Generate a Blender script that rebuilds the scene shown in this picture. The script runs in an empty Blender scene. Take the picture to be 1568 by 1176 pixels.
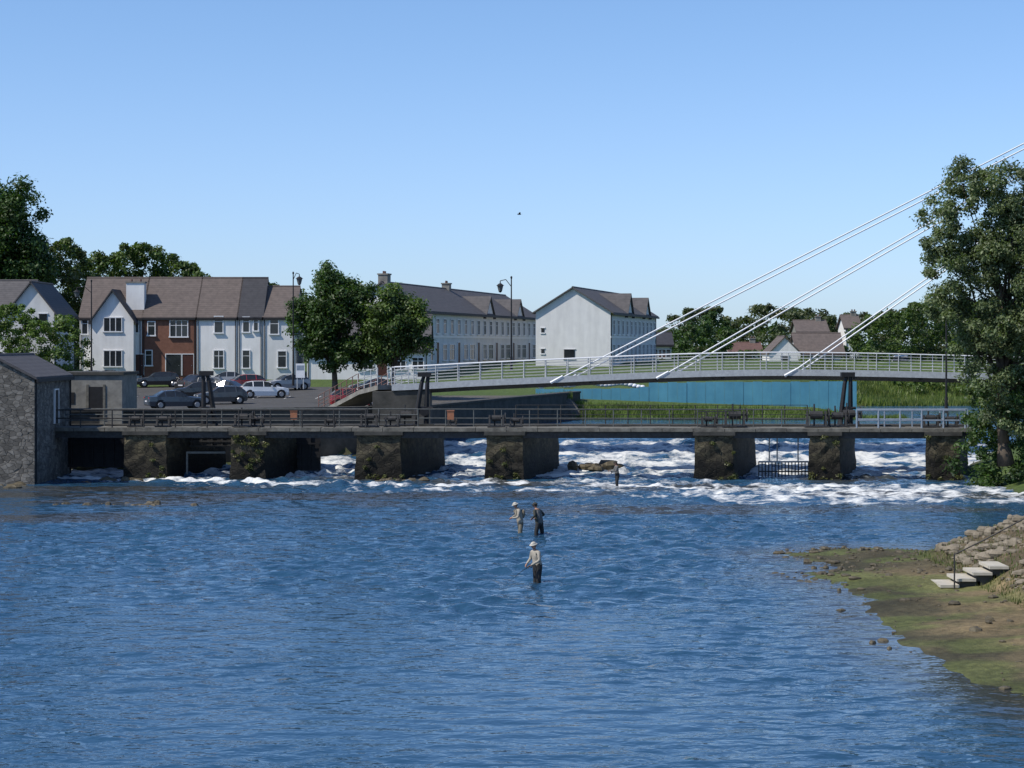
import bpy, math, random
import numpy as np
from mathutils import Vector, Matrix
random.seed(7); rng=np.random.default_rng(7)
sc=bpy.context.scene
F=3000.0; H=8.0
def gx(px,d): return (px-784.0)/F*d      # survey helper: bearing * distance -> metres
def gz(py,d): return H-(py-528.0)/F*d
# ---------------------------------------------------------------- materials
def mat(name,c1,c2=None,scale=3.0,rough=0.8,metal=0.0,bump=0.0,spec=0.3,kind='noise',stretch=(1,1,1)):
    m=bpy.data.materials.new(name); m.use_nodes=True
    nt=m.node_tree; N=nt.nodes; Lk=nt.links
    b=N['Principled BSDF']; b.inputs['Roughness'].default_value=rough
    b.inputs['Metallic'].default_value=metal; b.inputs['Specular IOR Level'].default_value=spec
    if c2 is None: c2=tuple(c*0.75 for c in c1)
    tc=N.new('ShaderNodeTexCoord'); mp=N.new('ShaderNodeMapping'); mp.inputs['Scale'].default_value=stretch
    Lk.new(tc.outputs['Object'],mp.inputs['Vector'])
    n=N.new('ShaderNodeTexNoise'); n.inputs['Scale'].default_value=scale; n.inputs['Detail'].default_value=6
    n.inputs['Roughness'].default_value=0.65
    Lk.new(mp.outputs[0],n.inputs['Vector'])
    r=N.new('ShaderNodeValToRGB'); r.color_ramp.elements[0].position=0.32; r.color_ramp.elements[1].position=0.68
    r.color_ramp.elements[0].color=(*c2,1); r.color_ramp.elements[1].color=(*c1,1)
    Lk.new(n.outputs['Fac'],r.inputs['Fac'])
    out=r.outputs['Color']; hgt=n.outputs['Fac']
    def mulc(o,fac):
        vm=N.new('ShaderNodeVectorMath'); vm.operation='SCALE'; Lk.new(o,vm.inputs[0]); Lk.new(fac,vm.inputs['Scale']); return vm.outputs[0]
    if kind in('stone','wet'):
        v=N.new('ShaderNodeTexVoronoi'); v.feature='DISTANCE_TO_EDGE'; v.inputs['Scale'].default_value=2.9
        v2=N.new('ShaderNodeTexVoronoi'); v2.inputs['Scale'].default_value=2.9
        m3=N.new('ShaderNodeMapping'); m3.inputs['Scale'].default_value=(1,1,1.7); Lk.new(tc.outputs['Object'],m3.inputs['Vector'])
        for q in (v,v2): Lk.new(m3.outputs[0],q.inputs['Vector'])
        hs=N.new('ShaderNodeSeparateColor'); Lk.new(v2.outputs['Color'],hs.inputs[0])
        ma=N.new('ShaderNodeMapRange'); ma.inputs['To Min'].default_value=0.65; ma.inputs['To Max'].default_value=1.35
        Lk.new(hs.outputs[0],ma.inputs['Value'])
        me=N.new('ShaderNodeMapRange'); me.inputs['From Max'].default_value=0.07; me.inputs['To Min'].default_value=0.55
        Lk.new(v.outputs['Distance'],me.inputs['Value'])
        mu=N.new('ShaderNodeMath'); mu.operation='MULTIPLY'; Lk.new(ma.outputs[0],mu.inputs[0]); Lk.new(me.outputs[0],mu.inputs[1])
        out=mulc(out,mu.outputs[0]); hgt=mu.outputs[0]
    if kind=='wet':  # permanently damp, algae-dark lower courses
        s=N.new('ShaderNodeSeparateXYZ'); Lk.new(tc.outputs['Object'],s.inputs[0]); ad=N.new('ShaderNodeMath'); ad.operation='ADD'
        Lk.new(s.outputs['Z'],ad.inputs[0]); Lk.new(n.outputs['Fac'],ad.inputs[1])
        ma=N.new('ShaderNodeMapRange'); ma.inputs['From Min'].default_value=1.4; ma.inputs['From Max'].default_value=2.8; ma.inputs['To Min'].default_value=.17; ma.inputs['To Max'].default_value=1.0
        Lk.new(ad.outputs[0],ma.inputs['Value']); out=mulc(out,ma.outputs[0])
    if kind=='tile':
        w=N.new('ShaderNodeTexWave'); w.wave_type='BANDS'; w.bands_direction='Z'; w.wave_profile='SAW'
        w.inputs['Scale'].default_value=1.6; w.inputs['Distortion'].default_value=0.3
        Lk.new(mp.outputs[0],w.inputs['Vector'])
        ma=N.new('ShaderNodeMapRange'); ma.inputs['To Min'].default_value=0.8; ma.inputs['To Max'].default_value=1.1
        Lk.new(w.outputs['Fac'],ma.inputs['Value']); out=mulc(out,ma.outputs[0])
    if kind=='stain':   # vertical rain streaks
        n2=N.new('ShaderNodeTexNoise'); n2.inputs['Scale'].default_value=1.0; n2.inputs['Detail'].default_value=5
        m2=N.new('ShaderNodeMapping'); m2.inputs['Scale'].default_value=(1.6,1.6,0.3)
        Lk.new(tc.outputs['Object'],m2.inputs['Vector']); Lk.new(m2.outputs[0],n2.inputs['Vector'])
        ma=N.new('ShaderNodeMapRange'); ma.inputs['From Min'].default_value=0.3; ma.inputs['From Max'].default_value=0.7
        ma.inputs['To Min'].default_value=0.88; ma.inputs['To Max'].default_value=1.03
        Lk.new(n2.outputs['Fac'],ma.inputs['Value']); out=mulc(out,ma.outputs[0])
    Lk.new(out,b.inputs['Base Color'])
    if bump>0:
        bp=N.new('ShaderNodeBump'); bp.inputs['Strength'].default_value=bump; bp.inputs['Distance'].default_value=0.1
        Lk.new(hgt,bp.inputs['Height']); Lk.new(bp.outputs[0],b.inputs['Normal'])
    return m
def leafmat(name,trans=0.3):
    m=bpy.data.materials.new(name); m.use_nodes=True; nt=m.node_tree; N=nt.nodes; Lk=nt.links
    b=N['Principled BSDF']; b.inputs['Roughness'].default_value=0.5; b.inputs['Specular IOR Level'].default_value=0.4
    a=N.new('ShaderNodeAttribute'); a.attribute_name='tint'
    Lk.new(a.outputs['Color'],b.inputs['Base Color'])
    t=N.new('ShaderNodeBsdfTranslucent'); vm=N.new('ShaderNodeVectorMath'); vm.operation='MULTIPLY'; vm.inputs[1].default_value=(1.4,1.7,0.5)
    Lk.new(a.outputs['Color'],vm.inputs[0]); Lk.new(vm.outputs[0],t.inputs['Color'])
    mx=N.new('ShaderNodeMixShader'); mx.inputs[0].default_value=trans
    Lk.new(b.outputs[0],mx.inputs[1]); Lk.new(t.outputs[0],mx.inputs[2]); Lk.new(mx.outputs[0],N['Material Output'].inputs['Surface'])
    return m
M={}
M['white']=mat('white_render',(0.78,0.77,0.74),(0.72,0.71,0.69),1.0,0.9,kind='stain')
M['grey_w']=mat('pale_render',(0.66,0.66,0.64),(0.60,0.60,0.59),1.0,0.9,kind='stain')
M['brick']=mat('brick_render',(0.23,0.11,0.075),(0.16,0.075,0.05),2.5,0.9,kind='stain')
M['tile_b']=mat('roof_tile_brown',(0.14,0.113,0.1),(0.095,0.078,0.07),2.0,0.85,kind='tile')
M['tile_d']=mat('roof_slate_dark',(0.05,0.05,0.055),(0.032,0.032,0.037),2.0,0.7,kind='tile')
M['tile_g']=mat('roof_slate_grey',(0.105,0.098,0.098),(0.07,0.067,0.068),2.0,0.8,kind='tile')
M['tile_r']=mat('roof_tile_red',(0.15,0.085,0.07),(0.1,0.06,0.05),2.0,0.85,kind='tile')
M['glass']=mat('window_glass',(0.03,0.035,0.04),(0.015,0.018,0.02),1,0.08,spec=0.6)
M['frame']=mat('window_frame',(0.75,0.75,0.75),(0.65,0.65,0.65),4,0.5)
M['dark']=mat('dark_paint',(0.02,0.02,0.022),(0.012,0.012,0.013),4,0.6)
M['door']=mat('door_wood',(0.08,0.03,0.02),(0.05,0.02,0.015),6,0.5)
M['stone']=mat('rubble_stone',(0.21,0.195,0.17),(0.09,0.085,0.075),1.5,0.95,bump=0.7,kind='stone')
M['wstone']=mat('wet_pier_stone',(0.105,0.09,0.052),(0.035,0.03,0.02),1.6,0.75,bump=0.6,kind='wet')
M['conc']=mat('weathered_concrete',(0.27,0.26,0.23),(0.15,0.145,0.13),1.5,0.9,bump=0.3,kind='stain')
M['mconc']=mat('walkway_concrete',(0.2,0.19,0.16),(0.085,0.08,0.068),2.2,0.9,bump=0.3,kind='stain')
M['dconc']=mat('dark_concrete',(0.085,0.08,0.07),(0.038,0.038,0.033),1.2,0.9,bump=0.3,kind='stain')
M['slab']=mat('pale_slab',(0.5,0.46,0.38),(0.38,0.35,0.28),3,0.9)
M['steel_d']=mat('dark_steel',(0.055,0.055,0.055),(0.03,0.027,0.024),5,0.6,metal=0.2)
M['steel_g']=mat('galvanised_steel',(0.14,0.15,0.145),(0.08,0.085,0.08),5,0.55,metal=0.2)
M['steel_l']=mat('painted_steel',(0.46,0.48,0.48),(0.34,0.35,0.36),5,0.5)
M['steel_b']=mat('blue_grey_steel',(0.26,0.31,0.37),(0.17,0.21,0.26),5,0.5)
M['steel_w']=mat('white_steel',(0.72,0.73,0.74),(0.62,0.63,0.64),5,0.4)
M['rust']=mat('rusty_red_steel',(0.22,0.12,0.1),(0.15,0.09,0.075),5,0.7)
M['orange']=mat('orange_plastic',(0.36,0.15,0.08),None,5,0.6)
M['blue']=mat('blue_hoarding_paint',(0.11,0.33,0.42),(0.08,0.26,0.36),0.5,0.7,kind='stain')
M['asph']=mat('asphalt',(0.08,0.078,0.075),(0.055,0.054,0.052),0.6,0.9,bump=0.1)
M['line']=mat('road_paint',(0.6,0.6,0.58),(0.4,0.4,0.4),3,0.8)
M['rock']=mat('boulder',(0.26,0.22,0.165),(0.11,0.095,0.065),2.5,0.95,bump=0.6)
M['wrock']=mat('weedy_rock',(0.12,0.1,0.06),(0.05,0.042,0.028),3,0.6,bump=0.6)
M['bark']=mat('bark',(0.1,0.08,0.06),(0.05,0.04,0.03),4,0.95,bump=0.5,stretch=(1,1,0.2))
M['tyre']=mat('tyre',(0.02,0.02,0.02),None,5,0.85)
M['hub']=mat('alloy_wheel',(0.4,0.4,0.42),None,5,0.3,metal=0.8)
M['lamp_r']=mat('tail_lamp',(0.35,0.02,0.02),None,5,0.3)
M['lamp_w']=mat('head_lamp',(0.7,0.7,0.72),None,5,0.15)
M['leaf']=leafmat('foliage'); M['grass']=leafmat('grass_blades',0.25)
# ---------------------------------------------------------------- mesh builder
class B:
    def __init__(s): s.v=[]; s.f=[]; s.m=[]; s.mats=[]
    def mi(s,m):
        if m not in s.mats: s.mats.append(m)
        return s.mats.index(m)
    def add(s,vs,fs,m):
        o=len(s.v); k=s.mi(m); s.v+= [tuple(v) for v in vs]
        for f in fs: s.f.append(tuple(i+o for i in f)); s.m.append(k)
    def box(s,x0,x1,y0,y1,z0,z1,m):
        s.add([(x0,y0,z0),(x1,y0,z0),(x1,y1,z0),(x0,y1,z0),(x0,y0,z1),(x1,y0,z1),(x1,y1,z1),(x0,y1,z1)],
              [(0,3,2,1),(4,5,6,7),(0,1,5,4),(1,2,6,5),(2,3,7,6),(3,0,4,7)],m)
    def hexa(s,p,m): s.add(p,[(0,3,2,1),(4,5,6,7),(0,1,5,4),(1,2,6,5),(2,3,7,6),(3,0,4,7)],m)
    def cyl(s,a,b,r0,r1,m,n=8):
        a=Vector(a); b=Vector(b); d=(b-a); 
        if d.length<1e-6: return
        d.normalize(); u=d.orthogonal().normalized(); w=d.cross(u); vs=[]
        for p,r in ((a,r0),(b,r1)):
            for i in range(n):
                t=2*math.pi*i/n; vs.append(p+u*math.cos(t)*r+w*math.sin(t)*r)
        fs=[(i,(i+1)%n,n+(i+1)%n,n+i) for i in range(n)]+[tuple(range(n))[::-1],tuple(range(n,2*n))]
        s.add(vs,fs,m)
    def tube(s,pts,rs,m,n=6):
        for i in range(len(pts)-1): s.cyl(pts[i],pts[i+1],rs[i],rs[i+1],m,n)
    def ball(s,c,r,m,n=8,k=6,fn=None):
        vs=[];fs=[]
        for j in range(k+1):
            ph=math.pi*j/k
            for i in range(n):
                t=2*math.pi*i/n; p=Vector((math.sin(ph)*math.cos(t)*r[0],math.sin(ph)*math.sin(t)*r[1],math.cos(ph)*r[2]))
                if fn: p=fn(p)
                vs.append(Vector(c)+p)
        for j in range(k):
            for i in range(n): fs.append((j*n+i,(j+1)*n+i,(j+1)*n+(i+1)%n,j*n+(i+1)%n))
        s.add(vs,fs,m)
    def obj(s,name,parent=None,smooth=False,loc=(0,0,0),rotz=0):
        me=bpy.data.meshes.new(name); me.from_pydata(s.v,[],s.f)
        for m in s.mats: me.materials.append(M[m] if isinstance(m,str) else m)
        me.polygons.foreach_set('material_index',s.m)
        if smooth: me.polygons.foreach_set('use_smooth',[True]*len(s.f))
        me.update(); o=bpy.data.objects.new(name,me); sc.collection.objects.link(o)
        o.location=loc; o.rotation_euler=(0,0,rotz)
        if parent: o.parent=parent
        return o
def empty(name,loc=(0,0,0),rotz=0):
    e=bpy.data.objects.new(name,None); sc.collection.objects.link(e); e.location=loc; e.rotation_euler=(0,0,rotz); e.empty_display_size=0.5
    return e
def grid_mesh(name,X,Y,Z,mats,attrs={},smooth=True):
    ny,nx=X.shape; co=np.stack([X,Y,Z],-1).reshape(-1,3).astype(np.float32)
    i=np.arange(ny*nx).reshape(ny,nx); q=np.stack([i[:-1,:-1],i[:-1,1:],i[1:,1:],i[1:,:-1]],-1).reshape(-1,4)
    return raw_mesh(name,co,q,mats,attrs,smooth)
def raw_mesh(name,co,q,mats,attrs={},smooth=False,parent=None):
    me=bpy.data.meshes.new(name); nf=len(q); k=q.shape[1]
    me.vertices.add(len(co)); me.vertices.foreach_set('co',co.astype(np.float32).ravel())
    me.loops.add(nf*k); me.loops.foreach_set('vertex_index',q.astype(np.int32).ravel())
    me.polygons.add(nf); me.polygons.foreach_set('loop_start',np.arange(0,nf*k,k,dtype=np.int32))
    me.polygons.foreach_set('use_smooth',np.full(nf,smooth))
    for n,a in attrs.items():
        at=me.attributes.new(n,'FLOAT_COLOR','POINT'); c=np.ones((len(co),4),np.float32); c[:,:3]=a; at.data.foreach_set('color',c.ravel())
    for m in mats: me.materials.append(m)
    me.update(calc_edges=True); me.validate()
    o=bpy.data.objects.new(name,me); sc.collection.objects.link(o)
    if parent: o.parent=parent
    return o
_T=rng.random((256,256))
def vn(x,y):
    xi=np.floor(x).astype(int); yi=np.floor(y).astype(int); fx=x-xi; fy=y-yi
    fx=fx*fx*(3-2*fx); fy=fy*fy*(3-2*fy); a=_T[yi%256,xi%256]; b=_T[yi%256,(xi+1)%256]; c=_T[(yi+1)%256,xi%256]; d=_T[(yi+1)%256,(xi+1)%256]
    return (a*(1-fx)+b*fx)*(1-fy)+(c*(1-fx)+d*fx)*fy
def fbm(x,y,o=4):
    s=0;a=1;t=0
    for i in range(o): s=s+a*vn(x*2**i+17.3*i,y*2**i+5.1*i); t+=a; a*=.5
    return s/t
def sst(a,b,x): t=np.clip((x-a)/(b-a),0,1); return t*t*(3-2*t)
# ---------------------------------------------------------------- river outline
RIV=[(-60,-60),(-60,104),(-36,110),(-33,121.5),(-24.5,124),(-14,128),(-6,132),(-1,150),(4.5,168),(30,171),(33,200),(45,216),(160,224),(160,150),(60,146),(34,134),(27.6,122),(27.5,108),(28,98),(27,84),(23,78),(16.8,76.2),(12.5,77.2),(10.1,75),(11.8,71),(10.0,68),(11.3,63),(10.6,58),(10.5,52),(11,46),(11.9,43.5),(16,35),(30,10),(30,-60)]
def rsd(x,y):
    x=np.asarray(x,float); y=np.asarray(y,float); d=np.full(x.shape,1e9); ins=np.zeros(x.shape,bool)
    n=len(RIV)
    for i in range(n):
        ax,ay=RIV[i]; bx,by=RIV[(i+1)%n]; ex,ey=bx-ax,by-ay
        t=np.clip(((x-ax)*ex+(y-ay)*ey)/(ex*ex+ey*ey),0,1)
        d=np.minimum(d,np.hypot(x-ax-t*ex,y-ay-t*ey))
        c=((ay>y)!=(by>y)); xi=ax+(y-ay)*ex/(ey if ey!=0 else 1e-9)
        ins^= c&(x<xi)
    return np.where(ins,-d,d)
def wl(y): return 1.6*sst(119,141,y)
LZ=([-500,145,178,190,200,225,6000],[3,3,3.5,4.1,5,6,6])
def landz(y): return np.interp(y,LZ[0],LZ[1])
def ground_h(x,y):
    sd=rsd(x,y); sd=np.where((x>5)&(y<90),sd+(fbm(x*.7+5,y*.7,4)-.5)*1.5,sd)
    w=wl(y); n=fbm(x*.35+50,y*.35,5)-.5; n2=fbm(x*1.5,y*1.5+30,4)-.5
    bed=w+np.maximum(sd*.25,-.7)+n*.12*(y<110)
    L=landz(y)
    quay=(x<5.2)&(y>111)&(y<171)
    hq=np.where(sd>0.7,L,bed)
    nat=np.minimum(w+.02+sd*.3,L)
    near=(x>5)&(y<90)
    rip=np.clip(np.minimum(x-15.3,73.0-y)*.55,0,1.75)
    mud=np.minimum(w+.0+sd*.06,.36)+n*.22*np.clip(sd,0,1)+n2*.09*np.clip(sd+.3,0,1)+rip
    h=np.where(sd<=0,bed,np.where(quay,hq,np.where(near,mud,nat)))
    h=np.where((sd<=0)&near,bed+n2*.05,h)
    return h,sd
xs=np.concatenate([[-4000,-1500,-600,-300,-150,-100],np.arange(-70,8,1.0),np.arange(8,25,.25),np.arange(25,80,1.5),[100,150,300,600,1500,4000]])
ys=np.concatenate([[-300,-100,0,20],np.arange(30,80,.35),np.arange(80,240,1.2),[250,280,320,400,600,1000,2000,5000]])
X,Y=np.meshgrid(xs,ys); Z,SD=ground_h(X,Y)
g=np.array([.05,.085,.022]); g2=np.array([.085,.12,.03]); mud=np.array([.2,.15,.078]); mud2=np.array([.06,.055,.03])
nn=fbm(X*.2,Y*.2+9,4)[...,None]; col=g+(g2-g)*nn
gr=((X>-13)&(X<7)&(Y>131)&(Y<176))[...,None]; col=np.where(gr,np.array([.11,.1,.085])*(.6+.8*nn),col)
near=((X>5)&(Y<92))[...,None]
n3=fbm(X*.5+3,Y*.9,5)[...,None]; wet=sst(.02,.25,Z+(n3[...,0]-.5)*.2)[...,None]*(1-.75*sst(64,70,Y))[...,None]
mc=(mud2+(mud-mud2)*wet)*(.5+1.0*n3); algae=np.array([.10,.12,.035]); ak=(.7*sst(.45,.6,fbm(X*.35+13,Y*.6,4))*(1-.5*sst(.2,.5,Z)))[...,None]; mc=mc*(1-ak)+algae*ak*(.6+.8*n3)
mc=np.where((Z>.55)[...,None],np.array([.11,.085,.05])*(.5+1.0*n3),mc)
col=np.where(near,mc,col); col=np.where((SD<0)[...,None]&~near,np.array([.05,.045,.03]),col)
gm=bpy.data.materials.new('ground_earth_grass'); gm.use_nodes=True; N=gm.node_tree.nodes; Lk=gm.node_tree.links
b=N['Principled BSDF']; b.inputs['Roughness'].default_value=.9; b.inputs['Specular IOR Level'].default_value=.25
a=N.new('ShaderNodeAttribute'); a.attribute_name='tint'; tc=N.new('ShaderNodeTexCoord')
n=N.new('ShaderNodeTexNoise'); n.inputs['Scale'].default_value=4; n.inputs['Detail'].default_value=8; n.inputs['Roughness'].default_value=.75
Lk.new(tc.outputs['Object'],n.inputs['Vector']); ma=N.new('ShaderNodeMapRange'); ma.inputs['From Min'].default_value=.3; ma.inputs['From Max'].default_value=.7; ma.inputs['To Min'].default_value=.45; ma.inputs['To Max'].default_value=1.55
Lk.new(n.outputs['Fac'],ma.inputs['Value']); vm=N.new('ShaderNodeVectorMath'); vm.operation='SCALE'; Lk.new(a.outputs['Color'],vm.inputs[0]); Lk.new(ma.outputs[0],vm.inputs['Scale']); Lk.new(vm.outputs[0],b.inputs['Base Color'])
bp=N.new('ShaderNodeBump'); bp.inputs['Strength'].default_value=.8; bp.inputs['Distance'].default_value=.15; Lk.new(n.outputs['Fac'],bp.inputs['Height']); Lk.new(bp.outputs[0],b.inputs['Normal'])
grid_mesh('ground',X,Y,Z,[gm],{'tint':col.reshape(-1,3)})
# ---------------------------------------------------------------- water
wm=bpy.data.materials.new('river_water'); wm.use_nodes=True; N=wm.node_tree.nodes; Lk=wm.node_tree.links
b=N['Principled BSDF']; b.inputs['IOR'].default_value=1.37
a=N.new('ShaderNodeAttribute'); a.attribute_name='wat'; sp=N.new('ShaderNodeSeparateColor'); Lk.new(a.outputs['Color'],sp.inputs[0])
tc=N.new('ShaderNodeTexCoord')
c=N.new('ShaderNodeMix'); c.data_type='RGBA'; c.inputs['A'].default_value=(.02,.064,.118,1); c.inputs['B'].default_value=(.05,.042,.025,1); Lk.new(sp.outputs[1],c.inputs['Factor'])
def noise(sc_,st,det=4,ro=.6):
    mp=N.new('ShaderNodeMapping'); mp.inputs['Scale'].default_value=st; Lk.new(tc.outputs['Object'],mp.inputs['Vector'])
    q=N.new('ShaderNodeTexNoise'); q.inputs['Scale'].default_value=sc_; q.inputs['Detail'].default_value=det; q.inputs['Roughness'].default_value=ro; Lk.new(mp.outputs[0],q.inputs['Vector']); return q
nf=noise(3.0,(.8,.9,1),8,.75)
ad=N.new('ShaderNodeMath'); ad.operation='ADD'; Lk.new(sp.outputs[0],ad.inputs[0]); Lk.new(nf.outputs['Fac'],ad.inputs[1])
fr=N.new('ShaderNodeMapRange'); fr.inputs['From Min'].default_value=.86; fr.inputs['From Max'].default_value=1.16; Lk.new(ad.outputs[0],fr.inputs['Value'])
cm=N.new('ShaderNodeMix'); cm.data_type='RGBA'; Lk.new(fr.outputs[0],cm.inputs['Factor']); Lk.new(c.outputs['Result'],cm.inputs['A']); cm.inputs['B'].default_value=(.62,.63,.61,1)
Lk.new(cm.outputs['Result'],b.inputs['Base Color'])
rr=N.new('ShaderNodeMapRange'); rr.inputs['To Min'].default_value=.04; rr.inputs['To Max'].default_value=.8; Lk.new(fr.outputs[0],rr.inputs['Value']); Lk.new(rr.outputs[0],b.inputs['Roughness'])
n1=noise(1.5,(.8,1.25,1),3,.5)
bp=N.new('ShaderNodeBump'); bp.inputs['Distance'].default_value=.3; Lk.new(sp.outputs[2],bp.inputs['Strength']); Lk.new(n1.outputs['Fac'],bp.inputs['Height']); Lk.new(bp.outputs[0],b.inputs['Normal'])
comps=[]
for i in range(80):
    lam=.5*(4.0)**(rng.random()); th=rng.normal(math.pi*.54,.6); comps.append((2*math.pi/lam*math.cos(th),2*math.pi/lam*math.sin(th),rng.random()*6.28,lam*.006*rng.uniform(.6,1.3)))
def water(name,xs,ys,up):
    X,Y=np.meshgrid(xs,ys); sd=rsd(X,Y)
    wx=X+(fbm(X*.3,Y*.3,2)-.5)*1.5; wy=Y+(fbm(X*.3+40,Y*.3,2)-.5)*1.5
    h=np.zeros_like(X)
    for kx,ky,p,a_ in comps: h+=a_*np.sin(kx*wx+ky*wy+p)
    amp=.4+1.1*sst(.3,.72,fbm(X*.12+7,Y*.06,4))
    amp*=.45+.55*sst(.2,5,-sd)
    amp*=.62+.38*sst(48,74,Y-X*.8)
    yb=np.interp(X,[-29,-21,-14.5,-5.4,2.4,10,30],[119.5,116,113.4,112.3,111.5,109,107])
    D=.8*np.exp(-((Y-yb-(fbm(X*.4,Y*0+3,4)-.5)*5)/1.6)**2)
    D=np.maximum(D,.58*np.exp(-((Y-yb+5-(fbm(X*.3+9,Y*0+3,4)-.5)*6)/1.0)**2)*sst(.35,.55,fbm(X*.15,Y*0,2)))
    D=np.maximum(D,.6*sst(7,11,X)*sst(95,101,Y)*(1-sst(111,114,Y)))
    D=np.maximum(D,.48*sst(-8,-2,X)*(X<12)*sst(102,108,Y)*(1-sst(115,118,Y)))
    D=np.maximum(D,.7*sst(115,119,Y)*(1-sst(133,139,Y)))
    D=np.maximum(D,.24*sst(86,100,Y)*(1-sst(110,114,Y)))
    fn=fbm(X*.5+11,Y*.45,5); rid=1-np.abs(2*fbm(X*.4+31,Y*.7+4,5)-1)*2.2
    foam=np.clip(D*(.08+.7*fn+.6*rid),0,.7)
    turb=sst(.1,.5,D)
    z=wl(Y)+h*amp*(.7+1.0*turb)+turb*(fbm(X*1.3,Y*1.3+8,4)-.5)*.3
    if up: z=np.where(Y>145,1.6+h*.3,z)
    foam=foam+.12*sst(.05,.13,h*amp)
    shal=np.clip(.8*sst(-3.5,0,sd)*((X>5)&(Y<92))+.75*sst(.5,.68,fbm(X*.10+3,Y*.22+2,4))*sst(78,90,Y)*(Y<118),0,1)
    at=np.stack([foam,shal,np.clip(amp*.8,.12,1)],-1).reshape(-1,3)
    return grid_mesh(name,X,Y,z,[wm],{'wat':at})
water('river_water',np.arange(-42,32,.14),np.arange(18,121,.12),False)
water('upstream_water',np.concatenate([np.arange(-34,40,.2),np.arange(40,165,2.0)]),np.concatenate([np.arange(120.9,146,.2),np.arange(146,228,.6)]),True)
# ---------------------------------------------------------------- foliage
def leaves(name,centres,radii,nper,size,cA,cB,parent=None,seed=0,flat=.75,matn='leaf'):
    r=np.random.default_rng(seed); C=np.asarray(centres,float); R=np.asarray(radii,float)
    n=len(C); idx=np.repeat(np.arange(n),nper); k=len(idx)
    v=r.normal(size=(k,3)); v/=np.linalg.norm(v,axis=1)[:,None]
    rad=R[idx]*(r.random(k)**.45)*(.7+.55*r.random(k))
    P=C[idx]+v*rad[:,None]*np.array([1,1,flat])
    nrm=v*.7+r.normal(size=(k,3))*.55+np.array([0,0,.45]); nrm/=np.linalg.norm(nrm,axis=1)[:,None]
    t=np.cross(nrm,r.normal(size=(k,3))); t/=np.linalg.norm(t,axis=1)[:,None]; u=np.cross(nrm,t)
    s=size*(.5+.9*r.random(k))[:,None]
    co=np.stack([P-t*s,P-u*s*.5,P+t*s,P+u*s*.5],1).reshape(-1,3)
    cl=(.75+.5*r.random(n))[idx]*(.75+.5*r.random(k)); mixf=(r.random(n)[idx]*.6+r.random(k)*.4)[:,None]
    colr=(np.array(cA)*(1-mixf)+np.array(cB)*mixf)*cl[:,None]
    return raw_mesh(name,co,np.arange(k*4).reshape(-1,4),[M[matn]],{'tint':np.repeat(colr,4,0)},False,parent)
def tree(name,x,y,z0,ell,nclump,nper,size,cA,cB,tr=.25,seed=1,crad=(.7,1.3)):
    r=np.random.default_rng(seed); e=empty(name,(0,0,0)); ell=np.array(ell,float)
    vol=ell[:,3]*ell[:,4]*ell[:,5]; C=[]
    while len(C)<nclump:
        j=r.choice(len(ell),p=vol/vol.sum()); v=r.normal(size=3); v/=np.linalg.norm(v); q=v*(r.random()**.4)
        C.append((ell[j,0]+q[0]*ell[j,3],y+ell[j,1]+q[1]*ell[j,4],ell[j,2]+q[2]*ell[j,5]))
    C=np.array(C); R=r.uniform(*crad,size=nclump)
    leaves('foliage',C,R,nper,size,cA,cB,e,seed)
    b=B(); top=ell[:,2].mean(); n=9; pts=[]; rs=[]
    for i in range(n):
        f=i/(n-1); pts.append(Vector((x+math.sin(f*3+seed)*.25*f+ (ell[:,0].mean()-x)*f*.8,y+math.cos(f*4)*.2*f,z0-.3+(top-z0+.3)*f))); rs.append(tr*(1-.75*f)+.02+(.12*tr/.25 if i==0 else 0))
    b.tube(pts,rs,'bark',8)
    for c in C[r.choice(nclump,min(nclump,38),replace=False)]:
        c=Vector(c); k=min(n-2,max(3,int(n*.35+r.random()*n*.55))); p=pts[k]; m=(p+c)/2+Vector((0,0,-.25+.3*r.random())); q=rs[k]*.5
        b.tube([p,m,c],[q,q*.55,.02],'bark',5)
    b.obj('trunk',e,True); return e
def mass(name,prof,d,zb,step,crad,nper,size,cA,cB,dep=6,seed=3,fill=1.3):
    r=np.random.default_rng(seed); px=[p[0] for p in prof]; py=[p[1] for p in prof]
    x0=gx(px[0],d); x1=gx(px[-1],d); C=[]; R=[]
    for x in np.arange(x0,x1,step):
        top=gz(np.interp(x/d*F+784,px,py),d)+r.normal()*.25
        zz=zb
        while zz<top:
            rad=r.uniform(*crad); zc=min(zz,top-rad*.75*r.uniform(.8,1.1)); C.append((x+r.normal()*step*.6,d+r.uniform(-.5,.5)*dep,zc)); R.append(rad); zz+=rad*fill
        for _ in range(2):
            rad=crad[0]*r.uniform(.6,.9); C.append((x+r.normal()*step*.6,d+r.uniform(-.5,.5)*dep,top-rad*.7)); R.append(rad)
    return leaves(name,C,R,nper,size,cA,cB,None,seed)
DG=(.026,.052,.013); MG=(.06,.11,.022); LG=(.10,.15,.03); BR=(.08,.085,.033); SG=(.15,.185,.085)
def E(px,py,rx,ry,d,dy=0,dep=None):
    s=d/F; return (gx(px,d),dy,gz(py,d),rx*s,(dep or rx*s),ry*s)
d=168
tree('sycamore_tree',gx(513,d),d,3.4,[E(515,455,48,45,d),E(490,500,48,45,d),E(545,490,48,55,d),E(515,430,32,28,d),E(500,535,45,25,d),E(540,540,45,22,d),E(462,490,22,34,d)],180,260,.15,DG,MG,.28,2,(.6,1.2))
d=166
tree('sycamore_tree',gx(598,d),d,3.4,[E(612,465,34,32,d),E(598,500,42,40,d),E(630,505,30,40,d),E(590,530,35,20,d),E(640,480,16,18,d)],130,250,.15,DG,LG,.24,5,(.6,1.15))
d=205
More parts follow.
